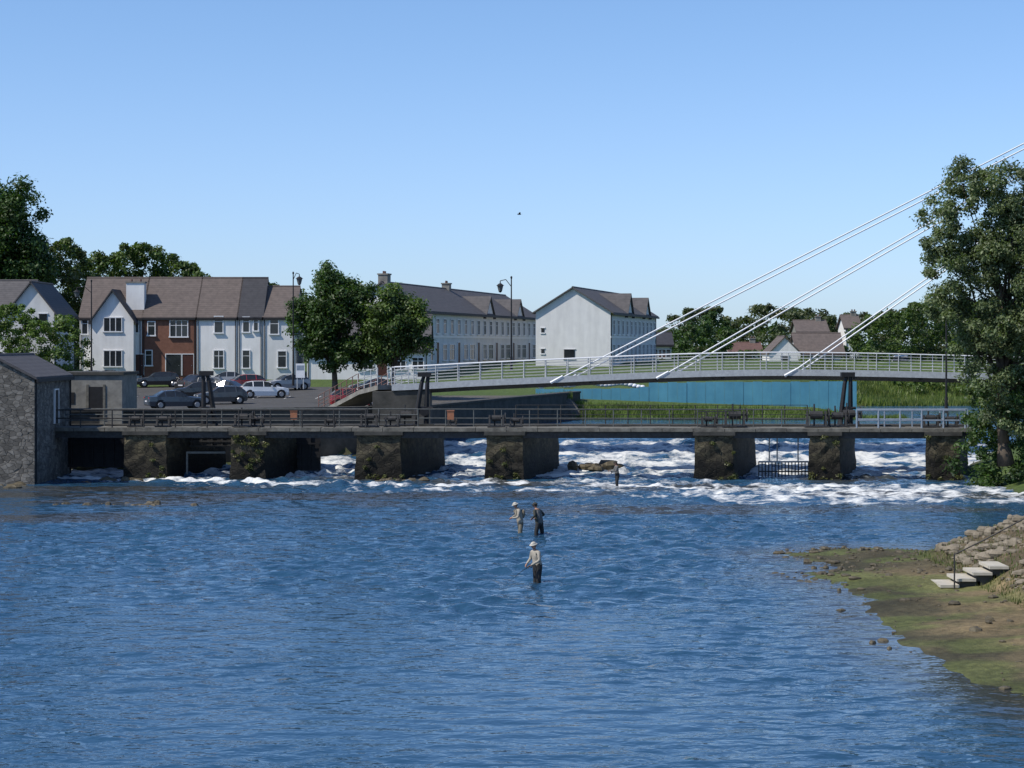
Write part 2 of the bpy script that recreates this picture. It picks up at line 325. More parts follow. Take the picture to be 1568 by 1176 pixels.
tree('ash_tree',gx(10,d),d,5,[E(20,325,44,48,d),E(8,390,64,60,d),E(42,430,46,60,d),E(-50,360,70,80,d),E(25,470,62,40,d)],360,240,.2,DG,MG,.4,8,(1.,1.8))
d=110
tree('willow_tree',gx(1540,d),d,1.5,[E(1490,285,50,38,d),E(1440,322,38,40,d),E(1540,300,50,55,d),E(1478,385,72,55,d),E(1560,400,80,70,d),E(1455,460,42,45,d),E(1520,490,72,60,d),E(1600,480,80,90,d),E(1530,570,55,55,d),E(1490,530,32,40,d),E(1540,640,40,40,d),E(1600,350,60,80,d)],560,240,.095,(.075,.105,.045),SG,.35,11,(.35,.85))
mass('riverside_bush',[(1484,640),(1500,600),(1530,585),(1570,580),(1660,570)],111,.2,.5,(.4,.8),190,.11,DG,MG,4,21)
mass('ash_copse',[(60,420),(76,380),(90,364),(108,366),(122,382),(135,415),(150,455)],212,6,.75,(.8,1.4),190,.2,BR,MG,5,31)
mass('copse',[(115,430),(130,400),(150,394),(175,398),(195,380),(215,372),(235,380),(255,388),(280,400),(305,422),(330,432),(460,440)],232,6,.85,(.9,1.5),180,.22,(.035,.06,.015),LG,6,32)
mass('garden_shrubs',[(-40,462),(0,478),(30,470),(55,495),(75,500),(100,485),(118,505),(128,545)],170,3.4,.6,(.5,1.0),170,.14,MG,LG,5,33)
mass('distant_trees',[(980,520),(1010,515),(1028,498),(1040,478),(1060,472),(1085,470),(1105,473),(1120,490),(1140,500),(1150,472),(1165,463),(1185,478),(1215,472),(1245,472),(1262,485),(1300,480),(1330,483),(1360,478),(1400,470),(1440,462),(1700,460)],330,5,1.3,(1.2,2.2),130,.3,(.045,.07,.025),BR,16,34)
mass('poplar_trees',[(1306,545),(1312,500),(1335,482),(1365,478),(1395,468),(1430,462),(1600,455)],238,4,1.0,(.8,1.5),160,.2,DG,LG,8,35)
mass('hedgerow_trees',[(1030,520),(1050,500),(1090,480),(1118,505),(1128,540)],275,5,1.1,(.9,1.6),140,.24,DG,MG,8,36)
mass('garden_hedge',[(1128,545),(1150,538),(1175,535),(1182,560)],262,4.5,.8,(.6,1.1),140,.2,DG,LG,4,39)
mass('garden_hedge',[(1288,545),(1300,520),(1318,512),(1330,530)],262,4.5,.8,(.6,1.2),140,.2,DG,MG,4,40)
mass('woodland',[(-400,470),(-100,440),(200,470),(450,490),(650,500),(1000,505),(1600,480),(2200,480)],480,5,3,(2.5,4),80,.6,(.04,.055,.03),MG,30,37,1.5)
mass('shrub_bank',[(1328,590),(1350,578),(1375,572),(1410,582),(1440,574),(1500,578),(1600,576)],222,1.8,1.0,(.6,1.1),140,.15,MG,LG,8,38)
def blades(name,fn,n,hr,w,cA,cB,seed):
    r=np.random.default_rng(seed); P=np.array([fn(r) for _ in range(n)]); k=n
    z,_=ground_h(P[:,0],P[:,1]); z=np.maximum(z,wl(P[:,1])-.1); h=r.uniform(*hr,size=k)*(.5+fbm(P[:,0]*.4+3,P[:,1]*.4,3)); an=r.random(k)*6.28; dx=np.cos(an)*w; dy=np.sin(an)*w; lx=r.normal(size=k)*h*.25; ly=r.normal(size=k)*h*.25
    a_=np.stack([P[:,0]-dx,P[:,1]-dy,z-.05],1); b_=np.stack([P[:,0]+dx,P[:,1]+dy,z-.05],1); c_=np.stack([P[:,0]+lx,P[:,1]+ly,z+h],1)
    co=np.stack([a_,b_,c_],1).reshape(-1,3); mf=r.random(k)[:,None]; cc=(np.array(cA)*(1-mf)+np.array(cB)*mf)*(.5+1.0*fbm(P[:,0]*.5,P[:,1]*.5,3))[:,None]
    raw_mesh(name,co,np.arange(k*3).reshape(-1,3),[M['grass']],{'tint':np.repeat(cc,3,0)})
blades('river_reeds',lambda r:(r.uniform(2,34),r.uniform(167.8,172.0)),15000,(.15,.62),.06,(.07,.12,.02),(.14,.18,.05),41)
blades('bank_grass',lambda r:(r.uniform(33,62),r.uniform(205,226)),22000,(.3,.9),.08,(.07,.12,.02),(.16,.19,.05),42)
blades('embankment_grass',lambda r:(15.0+abs(r.normal())*1.9,r.uniform(53,73)),3800,(.05,.2),.025,(.06,.1,.02),(.14,.14,.05),43)
def lawn(r):
    t=r.random(); return (-24+t*14+r.normal()*.5,125.2+t*4+1.2+r.uniform(0,4))
blades('quay_grass',lawn,6000,(.15,.5),.05,(.05,.09,.02),(.12,.15,.04),44)
# ---------------------------------------------------------------- houses
def house_parts(e,L,W,zb,ze,zr,wall,roof,wins=(),doors=(),chims=(),ov=.35,endwins=(),band=None,gablets=(),cw=None):
    b=B(); h=W/2
    b.add([(0,0,zb),(L,0,zb),(L,W,zb),(0,W,zb),(0,0,ze),(L,0,ze),(L,W,ze),(0,W,ze),(0,h,zr),(L,h,zr)],
          [(0,1,5,4),(2,3,7,6),(0,4,8,7,3),(1,2,6,9,5),(4,5,9,8),(7,8,9,6)],wall)
    if band: b.box(-.02,L+.02,-.06,-.003,band,band+.22,'frame')
    b.obj('walls',e)
    b=B(); sl=(zr-ze)/h; t=.16
    for sgn in (0,1):
        p=[(-ov,-ov,ze-ov*sl+.03),(L+ov,-ov,ze-ov*sl+.03),(L+ov,h,zr+.03),(-ov,h,zr+.03)]
        p=p+[(x,y,z+t) for x,y,z in p]
        if sgn: p=[(L-x,W-y,z) for x,y,z in p]
        b.hexa(p,roof)
    b.cyl((-ov,h,zr+t),(L+ov,h,zr+t),.11,.11,roof,6)
    b.obj('roof',e)
    b=B(); zz=ze-ov*sl-.05
    b.box(-ov,L+ov,-ov-.1,-ov+.0,zz-.06,zz+.14,'dark')
    for xx in (0.15,L-.15): b.cyl((xx,-.07,zb),(xx,-.07,zz),.045,.045,'dark',6)
    b.obj('gutter',e)
    if gablets:
        b=B(); b2=B()
        for gxc,gw,gh in gablets:
            zt=ze+gh; b.add([(gxc-gw/2,-.12,ze-.3),(gxc+gw/2,-.12,ze-.3),(gxc,-.12,zt),(gxc-gw/2,1.2,ze-.3),(gxc+gw/2,1.2,ze-.3),(gxc,2.5,zt)],[(0,1,2),(0,2,5,3),(1,4,5,2)],wall)
            for s_ in (-1,1):
                q=[(gxc+s_*(gw/2+.25),-.35,ze-.5),(gxc,-.35,zt+.02),(gxc,h*.9,zt+.02),(gxc+s_*(gw/2+.25),h*.5,ze-.5)]
                b2.hexa(q+[(x,y,z+.14) for x,y,z in q],roof)
        b.obj('gablet_wall',e); b2.obj('gablet_roof',e)
    if wins or endwins:
        b=B()
        for (x,z,w,hh) in wins:
            b.box(x-w/2,x+w/2,-.05,.02,z-hh/2,z+hh/2,'glass'); f=.09
            for q in ((x-w/2-f,x-w/2,z-hh/2-f,z+hh/2+f),(x+w/2,x+w/2+f,z-hh/2-f,z+hh/2+f),(x-w/2,x+w/2,z+hh/2,z+hh/2+f)): b.box(q[0],q[1],-.1,.02,q[2],q[3],'frame')
            b.box(x-w/2-.15,x+w/2+.15,-.18,.02,z-hh/2-f-.04,z-hh/2-.002,'frame')
            nm=2 if w>1.3 else 1
            for i in range(1,nm+1):
                xx=x-w/2+w*i/(nm+1); 
                if w>.9: b.box(xx-.03,xx+.03,-.08,-.045,z-hh/2,z+hh/2,'frame')
            b.box(x-w/2,x+w/2,-.078,-.046,z+hh*.18,z+hh*.18+.05,'frame')
        for (y,z,w,hh) in endwins:
            b.box(-.05,.02,y-w/2,y+w/2,z-hh/2,z+hh/2,'glass'); b.box(-.09,.02,y-w/2-.1,y+w/2+.1,z-hh/2-.12,z-hh/2-.002,'frame'); b.box(-.09,.02,y-w/2-.1,y+w/2+.1,z+hh/2,z+hh/2+.08,'frame')
        b.obj('windows',e)
    if doors:
        b=B()
        for (x,w,hh,*c) in doors:
            zb2=c[1] if len(c)>1 else zb
            b.box(x-w/2,x+w/2,-.06,.02,zb2,zb2+hh,c[0] if c else 'door'); b.box(x-w/2-.08,x-w/2,-.1,.02,zb2,zb2+hh+.08,'frame'); b.box(x+w/2,x+w/2+.08,-.1,.02,zb2,zb2+hh+.08,'frame'); b.box(x-w/2,x+w/2,-.1,.02,zb2+hh,zb2+hh+.08,'frame')
            b.cyl((x+w*.35,-.1,zb2+1),(x+w*.35,-.06,zb2+1),.04,.04,'hub',6)
        b.obj('door',e)
    if chims:
        b=B()
        for (x,y,w,dp,z0,z1) in chims:
            b.box(x-w/2,x+w/2,y-dp/2,y+dp/2,z0,z1,cw or wall); b.box(x-w/2-.08,x+w/2+.08,y-dp/2-.08,y+dp/2+.08,z1,z1+.14,'conc')
            for k in (-.25,.25): b.cyl((x+k*w,y,z1+.14),(x+k*w,y,z1+.4),.11,.09,'tile_r',8)
        b.obj('chimney',e)
D=195.0
def fw(d,x0,lst): return [(gx(px,d)-x0,gz(py,d),w*d/F,h*d/F) for px,py,w,h in lst]
ZE=gz(487,D); ZR=gz(428,D+4); zb=4.2
def rowhouse(name,p0,p1,wall,roof,wins,doors=(),chims=(),zr=ZR,ze=ZE,dd=D,W=8.0,**k):
    x0=gx(p0,dd); L=gx(p1,dd)-x0; e=empty(name,(x0,dd,0))
    house_parts(e,L,W,zb,ze,zr,wall,roof,fw(dd,x0,wins),[(gx(q[0],dd)-x0,q[1],2.1,q[2],gz(575,dd)) for q in doors],chims,**k); return e,x0
e,x0=rowhouse('white_gabled_house',122,217,'white','tile_b',[(130,500,8,22),(208,499,8,20)],[(212,1.0,'door')],[(5.4,1.2,1.8,1.1,ZE-.5,gz(433,D))],ov=.12)
gwid=4.1; gdep=5.0; xa=gx(141,D-1.2)-x0
b=B(); zg=gz(446,D-1.2); ze=gz(490,D-1.2)
b.add([(xa,-1.2,zb),(xa+gwid,-1.2,zb),(xa+gwid,-1.2,ze),(xa+gwid/2,-1.2,zg),(xa,-1.2,ze),(xa,gdep,zb),(xa+gwid,gdep,zb),(xa+gwid,gdep,ze),(xa+gwid/2,gdep,zg),(xa,gdep,ze)],[(0,1,2,3,4),(1,6,7,2),(5,0,4,9),(2,7,8,3),(4,3,8,9)],'white'); b.obj('front_gable_wall',e)
b=B()
for s_ in (-1,1):
    xc=xa+gwid/2; q=[(xc+s_*(gwid/2+.3),-1.55,ze-.42),(xc,-1.55,zg+.03),(xc,gdep-1,zg+.03),(xc+s_*(gwid/2+.3),gdep-1,ze-.42)]
    b.hexa(q+[(x,y,z+.2) for x,y,z in q],'tile_d')
b.obj('front_gable_roof',e)
b=B(); 
for py,hh in ((497,1.3),(549,1.5)):
    zc=gz(py,D-1.2); xc=xa+gwid/2; b.box(xc-.85,xc+.85,-1.25,-1.19,zc-hh/2,zc+hh/2,'glass')
    for q in (-.92,-.3,.26,.86): b.box(xc+q,xc+q+.07,-1.29,-1.2,zc-hh/2,zc+hh/2,'frame')
    b.box(xc-1,xc+1,-1.33,-1.2,zc-hh/2-.12,zc-hh/2-.002,'frame'); b.box(xc-1,xc+1,-1.3,-1.2,zc+hh/2+.002,zc+hh/2+.1,'frame')
b.obj('front_gable_windows',e)
rowhouse('brick_house',218,300,'brick','tile_b',[(274,503,26,24),(232,503,10,20),(228,548,9,22)],[(288,1.1,'door'),(266,1.5,'glass')],ov=.1)
rowhouse('white_terraced_house',301,363,'white','tile_b',[(335,497,12,24),(335,550,14,26)],ov=.1)
rowhouse('slate_roofed_house',364,402,'white','tile_d',[(377,497,9,22),(377,550,10,26),(392,497,6,18)],ov=.1)
rowhouse('rendered_house',403,452,'grey_w','tile_b',[(420,500,12,22),(432,550,12,24)],zr=gz(441,D+4),ov=.1)
rowhouse('low_white_house',470,655,'white','tile_g',[(560,556,22,18),(610,556,22,18),(640,556,16,16)],[(585,1.0,'door')],zr=gz(485,D+4),ze=gz(535,D),ov=.3)
dd=176; x0=gx(83,dd); e=empty('grey_roofed_house',(x0,dd,0),math.pi/2)
house_parts(e,8,gx(83,dd)-gx(12,dd),3.2,gz(478,dd),gz(434,dd),'grey_w','tile_g',ov=.3,endwins=[(1.0,gz(490,dd),.7,1.1)])
dd=182; e=empty('slate_roofed_cottage',(gx(-60,dd),dd,0)); house_parts(e,6,7,3.2,gz(478,dd),gz(432,dd+3),'grey_w','tile_g',[(3,gz(500,dd),1,1.2)])
th=math.atan2(.975,.221)
e=empty('long_white_terrace',(gx(650,200),200,0),th)
w=[];dr=[]
for i in range(18):
    t=2+i*3.0
    if t<55: w.append((t,9.95,1.1,1.5)); 
    if i%3==1: dr.append((t,1.0,2.2,'door',6.05))
    elif t<55: w.append((t,7.2,1.6 if i%3 else 2.1,1.6))
house_parts(e,56,9,4.5,11.5,14.3,'grey_w','tile_g',w,dr,[(.8,4.5,1.2,1.0,13.6,15.2),(26,4.5,.9,.9,13.6,15.0)],band=8.75,gablets=[(28,4.5,2.0),(44,4.5,2.0)],cw='conc')
x0=gx(935,215)
e=empty('white_gabled_terrace',(x0,215,0),th); w=[]
for i in range(11):
    t=1.8+i*3.0; w.append((t,9.95,1.1,1.5)); w.append((t,7.2,1.4,1.6))
house_parts(e,33,8.4,4.5,11.6,14.2,'grey_w','tile_g',w,[(16.3,1,2.2,'door',6.1)],[],band=8.75,gablets=[(12,4.5,2.2),(25,4.5,2.0)],endwins=[(7.6,9.6,.35,.5),(7.6,7.3,.35,.5),(4.6,7.0,1.2,1.0)])
def cottage(name,px,dd,wpx,pye,pyr,roof='tile_b',wall='white',rot=0,W=7,zb=4.5,ch=True):
    x0=gx(px,dd); L=wpx*dd/F; e=empty(name,(x0,dd,0),rot); zee=gz(pye,dd)
    house_parts(e,L,W,zb,zee,gz(pyr,dd+W/2),wall,roof,[(L*.25,zee-1.2,1.0,1.1),(L*.72,zee-1.2,1.0,1.1)],[(L*.5,.9,2.0,'door',zee-2.7)],[(L*.8,W/2,.8,.8,gz(pyr,dd)-.6,gz(pyr,dd)+.7)] if ch else (),cw='conc')
cottage('brown_roofed_house',1222,252,68,541,512,'tile_b','grey_w',ch=False)
dd=248; x0=gx(1226,dd); e=empty('white_gabled_bungalow',(x0,dd,0),math.pi/2); house_parts(e,7,48*dd/F,4.2,gz(541,dd),gz(517,dd),'white','tile_b',ov=.2,endwins=[(2,gz(552,dd),1,1.1)])
cottage('distant_house',1222,300,45,508,492,'tile_b','conc')
cottage('distant_house',1295,300,22,502,484,'tile_b','white')
cottage('distant_house',1118,290,48,540,526,'tile_r','white')
cottage('distant_house',1000,262,28,528,511,'tile_d','white',ch=False)
e=empty('stone_sluice_house',(-27.3,112,0),math.pi/2); house_parts(e,9,4.6,-.6,6.05,7.25,'stone','tile_g',ov=.15,doors=[(5.2,.9,2.0,'dark',3.3)])
b=B(); x0,x1,y0,y1=-28.6,-24.6,123.6,128.5
b.box(x0,x1,y0,y1,1.2,6.1,'conc'); b.box(x0-.12,x1+.12,y0-.12,y1+.12,6.103,6.28,'dconc'); b.box(-26.7,-25.8,y0-.04,y0+.02,3.3,5.35,'dark'); b.box(-26.85,-26.7,y0-.06,y0+.02,3.3,5.5,'mconc'); b.box(-25.8,-25.65,y0-.06,y0+.02,3.3,5.5,'mconc'); b.box(-28.2,-27.6,y0-.04,y0+.02,4.3,5.0,'dark'); b.obj('concrete_pump_hut')
# ---------------------------------------------------------------- quay wall, car park
b=B(); pts=[(-34,121.5),(-24.5,124),(-14,128),(-6,132),(-1,150),(4.5,168),(6,173)]
for (ax,ay),(bx,by) in zip(pts[:-1],pts[1:]):
    dv=Vector((bx-ax,by-ay,0)).normalized(); nv=Vector((-dv.y,dv.x,0)); a_=Vector((ax,ay,0)); c_=Vector((bx,by,0))+dv*.1
    for z0,z1,o,m_ in ((-1,3.75,0,'dconc'),(3.752,3.9,-.08,'dconc')):
        w_=.8-o
        P=[a_+nv*o,c_+nv*o,c_+nv*w_,a_+nv*w_]; b.hexa([(p.x,p.y,z0) for p in P]+[(p.x,p.y,z1) for p in P],m_)
b.obj('quay_wall')
ysr=np.arange(131,188,1.0)
def qx(y): return np.interp(y,[124,128,132,150,168],[-24.5,-14,-6,-1,4.5])-2.5
XX=[];YY=[];ZZ=[]
for y in ysr:
    xr=min(qx(y),-13.5+ (y-140)*.02); xx=np.linspace(-70,xr,24); XX.append(xx);YY.append(np.full(24,y)); ZZ.append(np.full(24,landz(y)+.03))
grid_mesh('car_park_road',np.array(XX),np.array(YY),np.array(ZZ),[M['asph']])
b=B()
for y,x in zip(ysr[:-1],[r[-1] for r in XX]): b.box(x-.0,x+.18,y,y+1,landz(y)-.1,landz(y)+.15,'conc')
b.obj('kerb')
b=B()
for i in range(14):
    x=-52+i*2.7; ya=168; yb_=173
    if x<-14: b.hexa([(x,ya,landz(ya)+.036),(x+.1,ya,landz(ya)+.036),(x+.1,yb_,landz(yb_)+.036),(x,yb_,landz(yb_)+.036)]+[(x,ya,landz(ya)+.04),(x+.1,ya,landz(ya)+.04),(x+.1,yb_,landz(yb_)+.04),(x,yb_,landz(yb_)+.04)],'line')
b.obj('parking_bay_markings')
# ---------------------------------------------------------------- weir
def wy(x): return 116.4-x*.02
PIERS=[(187,250),(352,402),(545,612),(745,800),(1065,1122),(1240,1285),(1418,1468)]
SK=.29
for i,(a_,c_) in enumerate(PIERS):
    x0=gx(a_,116); x1=gx(c_,116); y=wy(x0); b=B(); Ln=8
    levels=[(-.8,.14),(0.15,.1),(.6,.08),(1.0,.06),(1.5,.04),(2.0,.02),(2.62,0)]
    rings=[]
    for z,o in levels:
        ring=[]
        for k in range(5): t=k/4; ring.append((x0-o+(x1-x0+2*o)*t+random.uniform(-.04,.04),y-o+random.uniform(-.07,.07),z))
        for k in range(1,7): t=k/6; ring.append((x1+o+SK*Ln*t+random.uniform(-.04,.04),y+Ln*t,z))
        for k in range(1,5): t=k/4; ring.append((x1+o+SK*Ln-(x1-x0+2*o)*t,y+Ln,z))
        for k in range(1,6): t=1-k/6; ring.append((x0-o+SK*Ln*t,y+Ln*t,z))
        rings.append(ring)
    m_=len(rings[0]); vs=[p for r in rings for p in r]; fs=[]
    for j in range(len(rings)-1):
        for k in range(m_): fs.append((j*m_+k,j*m_+(k+1)%m_,(j+1)*m_+(k+1)%m_,(j+1)*m_+k))
    fs.append(tuple(range((len(rings)-1)*m_,len(rings)*m_)))
    b.add(vs,fs,'wstone')
    P=[(x0-.15,y-.15),(x1+.15,y-.15),(x1+.15+SK*Ln,y+Ln),(x0-.15+SK*Ln,y+Ln)]
    b.hexa([(p[0],p[1],2.622) for p in P]+[(p[0],p[1],2.84) for p in P],'dconc')
    b.obj('weir_pier')
    r=np.random.default_rng(i); k=26 if i==1 else 9
    C=[(r.uniform(x0,x1+.2),y-.12,r.uniform(.6,2.6) if i==1 or j_%3==0 else r.uniform(-.05,.3)) for j_ in range(k)]; leaves('pier_weeds',C,r.uniform(.1,.28,k),70,.06,(.05,.07,.02),(.12,.12,.04),None,50+i)
b=B(); xa,xb=gx(60,116),gx(1492,116)
n=30
for i in range(n):
    u0=xa+(xb-xa)*i/n; u1=xa+(xb-xa)*(i+1)/n
    P=[(u0,wy(u0)),(u1-.03,wy(u1)),(u1-.03,wy(u1)+2.2),(u0,wy(u0)+2.2)]
    b.hexa([(p[0],p[1],2.843) for p in P]+[(p[0],p[1],3.06+random.uniform(-.02,.02)) for p in P],'mconc')
P=[(xa,wy(xa)+.15),(xb,wy(xb)+.15),(xb,wy(xb)+.5),(xa,wy(xa)+.5)]
b.hexa([(p[0],p[1],2.45) for p in P]+[(p[0],p[1],2.84) for p in P],'steel_d')
b.obj('weir_walkway')
b=B(); xa2,xb2=gx(95,123),gx(1492,123)
b.box(xa2,xb2,122.3,123.6,2.86,3.02,'dconc'); b.obj('upstream_walkway')
def railing(name,p0,p1,zs,m_,r=.03,step=1.4,posth=1.05,rr=None):
    b=B(); p0=Vector(p0); p1=Vector(p1); L=(p1-p0).length; n=max(1,round(L/step))
    for i in range(n+1):
        p=p0.lerp(p1,i/n); b.cyl(p,p+Vector((0,0,posth)),r*1.15,r*1.15,m_,6)
    for z in zs: b.cyl(p0+Vector((0,0,z)),p1+Vector((0,0,z)),rr or r,rr or r,m_,6)
    return b.obj(name)
def wr(px,d,z): return (gx(px,d),d,z)
railing('weir_railing',wr(75,117.1,3.06),wr(560,116.7,3.06),(.55,1.05),'steel_d',.04,1.9)
railing('weir_railing',wr(100,119.1,3.06),wr(640,118.8,3.06),(.35,.7,1.05),'steel_g',.035,2.4)
railing('weir_railing',wr(640,118.8,3.0),wr(1240,118.3,3.0),(.55,1.1),'steel_g',.03,1.7)
railing('weir_railing',wr(1312,116.4,3.06),wr(1478,116.2,3.06),(.45,1.05),'steel_b',.05,1.25)
railing('weir_railing',wr(1312,118.4,3.06),wr(1482,118.3,3.06),(.45,1.05),'steel_b',.04,1.6)
railing('upstream_fence',wr(790,123.5,3.0),wr(1236,123.5,3.0),(.3,.6,.9,1.2),'steel_d',.03,1.4,1.2,.02)
b=B(); x0,x1=gx(1070,116),gx(1130,116)
for i in range(12): x=x0+(x1-x0)*i/11; b.box(x-.015,x+.015,116.6,116.63,3.08,4.0,'steel_d')
b.box(x0,x1,116.58,116.65,4.0,4.06,'steel_d'); b.box(x0,x1,116.58,116.65,3.12,3.17,'steel_d'); b.obj('security_gate')
def winch(px,dd,z=3.08,s=1.0,m_='steel_d'):
    b=B(); x=gx(px,dd)
    for o in (-.45,.45):
        b.add([(x+o*s-.05,dd-.3*s,z),(x+o*s+.05,dd-.3*s,z),(x+o*s+.05,dd+.3*s,z),(x+o*s-.05,dd+.3*s,z),(x+o*s-.05,dd-.08,z+.8*s),(x+o*s+.05,dd-.08,z+.8*s),(x+o*s+.05,dd+.08,z+.8*s),(x+o*s-.05,dd+.08,z+.8*s)],[(0,3,2,1),(4,5,6,7),(0,1,5,4),(1,2,6,5),(2,3,7,6),(3,0,4,7)],m_)
    b.cyl((x-.55*s,dd,z+.6*s),(x+.6*s,dd,z+.6*s),.05,.05,m_,8); b.cyl((x-.3*s,dd,z+.6*s),(x+.3*s,dd,z+.6*s),.2*s,.2*s,m_,12)
    for a_ in range(12):
        t=a_/12*6.283; t2=(a_+1)/12*6.283; R=.33*s; b.cyl((x+.6*s,dd+math.cos(t)*R,z+.6*s+math.sin(t)*R),(x+.6*s,dd+math.cos(t2)*R,z+.6*s+math.sin(t2)*R),.035,.035,m_,5)
        if a_%3==0: b.cyl((x+.6*s,dd,z+.6*s),(x+.6*s,dd+math.cos(t)*R,z+.6*s+math.sin(t)*R),.025,.025,m_,5)
    b.cyl((x-.1,dd+.2,z-.2),(x-.1,dd+.2,z+1.15*s),.05,.05,m_,6); b.box(x-.6*s,x+.6*s,dd-.36*s,dd+.36*s,z,z+.07,m_)
    b.obj('sluice_winch')
for px,dd,s in ((208,117.6,.8),(250,117.6,.8),(372,117.5,1.0),(392,117.8,.8),(565,117.4,1.0),(600,117.6,.8),(622,119.6,1.1),(760,117.2,.9),(790,117.4,.7),(1085,117.2,.8),(1125,117.4,1.2),(1250,117.2,1.2),(1282,117.5,1.1),(1300,119.4,1.2),(1425,117.2,.9),(1455,117.4,.8),(505,118,.6),(692,118.8,.5)): winch(px,dd,3.08,s)
def lifting(px,dd,ztop,lean):
    b=B(); x=gx(px,dd); z0=3.0
    for o in (-.35,.35):
        b.tube([(x+o+lean*.4,dd+o*.4,z0),(x+o*.5,dd,ztop-.5),(x+o*.35-lean*.2,dd,ztop)],[.17,.13,.1],'dark',8)
    b.box(x-.42,x+.42,dd-.22,dd+.22,ztop-.12,ztop+.16,'dark'); b.cyl((x-.5,dd,z0+1.1),(x+.5,dd,z0+1.1),.08,.08,'dark',8)
    b.cyl((x,dd-.3,z0+.9),(x,dd+.3,z0+.9),.3,.3,'dark',14); b.box(x-.6,x+.6,dd-.4,dd+.4,z0-.1,z0+.12,'dconc'); b.obj('sluice_lifting_frame')
lifting(316,121,gz(572,121),.5); lifting(650,121,gz(574,121),-.6); lifting(1298,121,gz(574,121),-.4)
def gate(p0,p1,dd,z0,z1,m_='steel_d'):
    b=B(); x0,x1=gx(p0,dd),gx(p1,dd); b.box(x0,x1,dd,dd+.1,z0,z1,m_)
    n=int((x1-x0)/.6)
    for i in range(n+1): x=x0+(x1-x0)*i/n; b.box(x-.05,x+.05,dd-.12,dd-.003,z0,z1,m_)
    for z in np.linspace(z0,z1-.1,4): b.box(x0,x1,dd-.16,dd-.123,z,z+.1,m_)
    b.obj('sluice_gate')
gate(262,356,120,1.75,2.75); gate(62,190,120.5,.5,2.75,'dark'); gate(400,490,121.5,.2,2.75,'dark')
b=B(); dd=118; x0,x1=gx(285,dd),gx(345,dd); b.box(x0,x1,dd,dd+.2,1.45,1.57,'steel_g'); b.box(x0,x0+.1,dd,dd+.15,.2,1.45,'steel_g'); b.obj('gate_beam')
b=B(); dd=118.5; x0,x1=gx(1162,dd),gx(1238,dd)
for i in range(16): x=x0+(x1-x0)*i/15; b.box(x-.03,x+.03,dd,dd+.06,-.2,.95,'steel_d')
b.box(x0,x1,dd-.06,dd-.003,.88,.98,'steel_l'); b.box(x0,x1,dd-.06,dd-.003,.3,.38,'steel_d')
for q in (1178,1190,1222): b.cyl((gx(q,dd),dd,.9),(gx(q,dd),dd,2.9),.04,.04,'steel_l',6)
b.obj('fish_trap_gate')
for q,dd in ((690,118),(450,118)):
    b=B(); x=gx(q,dd); b.cyl((x,dd,3.08),(x,dd,4.0),.04,.04,'steel_d',6); b.box(x-.2,x+.2,dd-.12,dd+.12,3.5,4.0,'orange'); b.box(x-.23,x+.23,dd-.15,dd+.15,4.003,4.06,'orange'); b.obj('lifebuoy_box')
# ---------------------------------------------------------------- cable stayed footbridge
e=empty('cable_stayed_footbridge'); dn=129.0
prof=[(600,592),(640,588),(720,584),(830,579),(920,575),(1010,571),(1110,568),(1200,567),(1300,568),(1430,571),(1568,575),(1720,580)]
pp=[(gx(a_,dn),gz(c_,dn)) for a_,c_ in prof]
sx=np.arange(pp[0][0],pp[-1][0],1.45); sz=np.interp(sx,[p[0] for p in pp],[p[1] for p in pp])
k=np.ones(5)/5; szp=np.pad(sz,2,mode='edge'); sz=np.convolve(szp,k,'valid')
b=B(); r1=B(); r2=B()
for i in range(len(sx)-1):
    x0,x1,z0,z1=sx[i],sx[i+1],sz[i],sz[i+1]
    b.hexa([(x0,dn,z0-.22),(x1,dn,z1-.22),(x1,dn+3,z1-.22),(x0,dn+3,z0-.22),(x0,dn,z0),(x1,dn,z1),(x1,dn+3,z1),(x0,dn+3,z0)],'conc')
    b.hexa([(x0,dn-.12,z0-.34),(x1,dn-.12,z1-.34),(x1,dn-.003,z1-.34),(x0,dn-.003,z0-.34),(x0,dn-.12,z0+.08),(x1,dn-.12,z1+.08),(x1,dn-.003,z1+.08),(x0,dn-.003,z0+.08)],'steel_l')
    if i%3==0: b.box(x0,x0+.18,dn+.1,dn+2.9,z0-.5,z0-.223,'steel_d')
    b.hexa([(x0,dn+.8,z0-.62),(x1,dn+.8,z1-.62),(x1,dn+2.2,z1-.62),(x0,dn+2.2,z0-.62),(x0,dn+.4,z0-.225),(x1,dn+.4,z1-.225),(x1,dn+2.6,z1-.225),(x0,dn+2.6,z0-.225)],'steel_d')
    for yy,rb in ((dn-.05,r1),(dn+2.95,r2)):
        rb.cyl((x0,yy,z0),(x0+.0,yy-.08 if rb is r1 else yy+.08,z0+1.2),.038,.033,'steel_l',5)
        for h_,r_ in ((.2,.016),(.4,.016),(.6,.016),(.8,.016),(1.0,.016),(1.2,.038)):
            rb.cyl((x0,yy,z0+h_),(x1,yy,z1+h_),r_,r_,'steel_w' if h_>1.1 else 'steel_l',5)
b.obj('deck',e); r1.obj('near_railing',e); r2.obj('far_railing',e)
b=B(); mx,mz=gx(1880,dn),gz(62,dn); top=Vector((mx,dn+1.5,mz))
for q in (850,1012,1208):
    for yy in (dn-.1,dn+3.1):
        x=gx(q,dn)+(1.0 if yy>dn else 0); z=float(np.interp(x,sx,sz)); b.cyl((x,yy,z-.25),top+Vector((0.0,(.5 if yy>dn else -.5),(-.8 if q==1012 else (-2 if q==1208 else 0))-(.4 if yy>dn else 0))),.052,.052,'steel_w',6)
        b.cyl((x-.3,yy,z-.35),(x+.5,yy,z+.1),.1,.08,'steel_w',6)
b.cyl((mx-1.5,dn+1.5,1),(mx,dn+1.5,mz+1),.6,.35,'steel_w',12); b.obj('mast_and_cables',e)
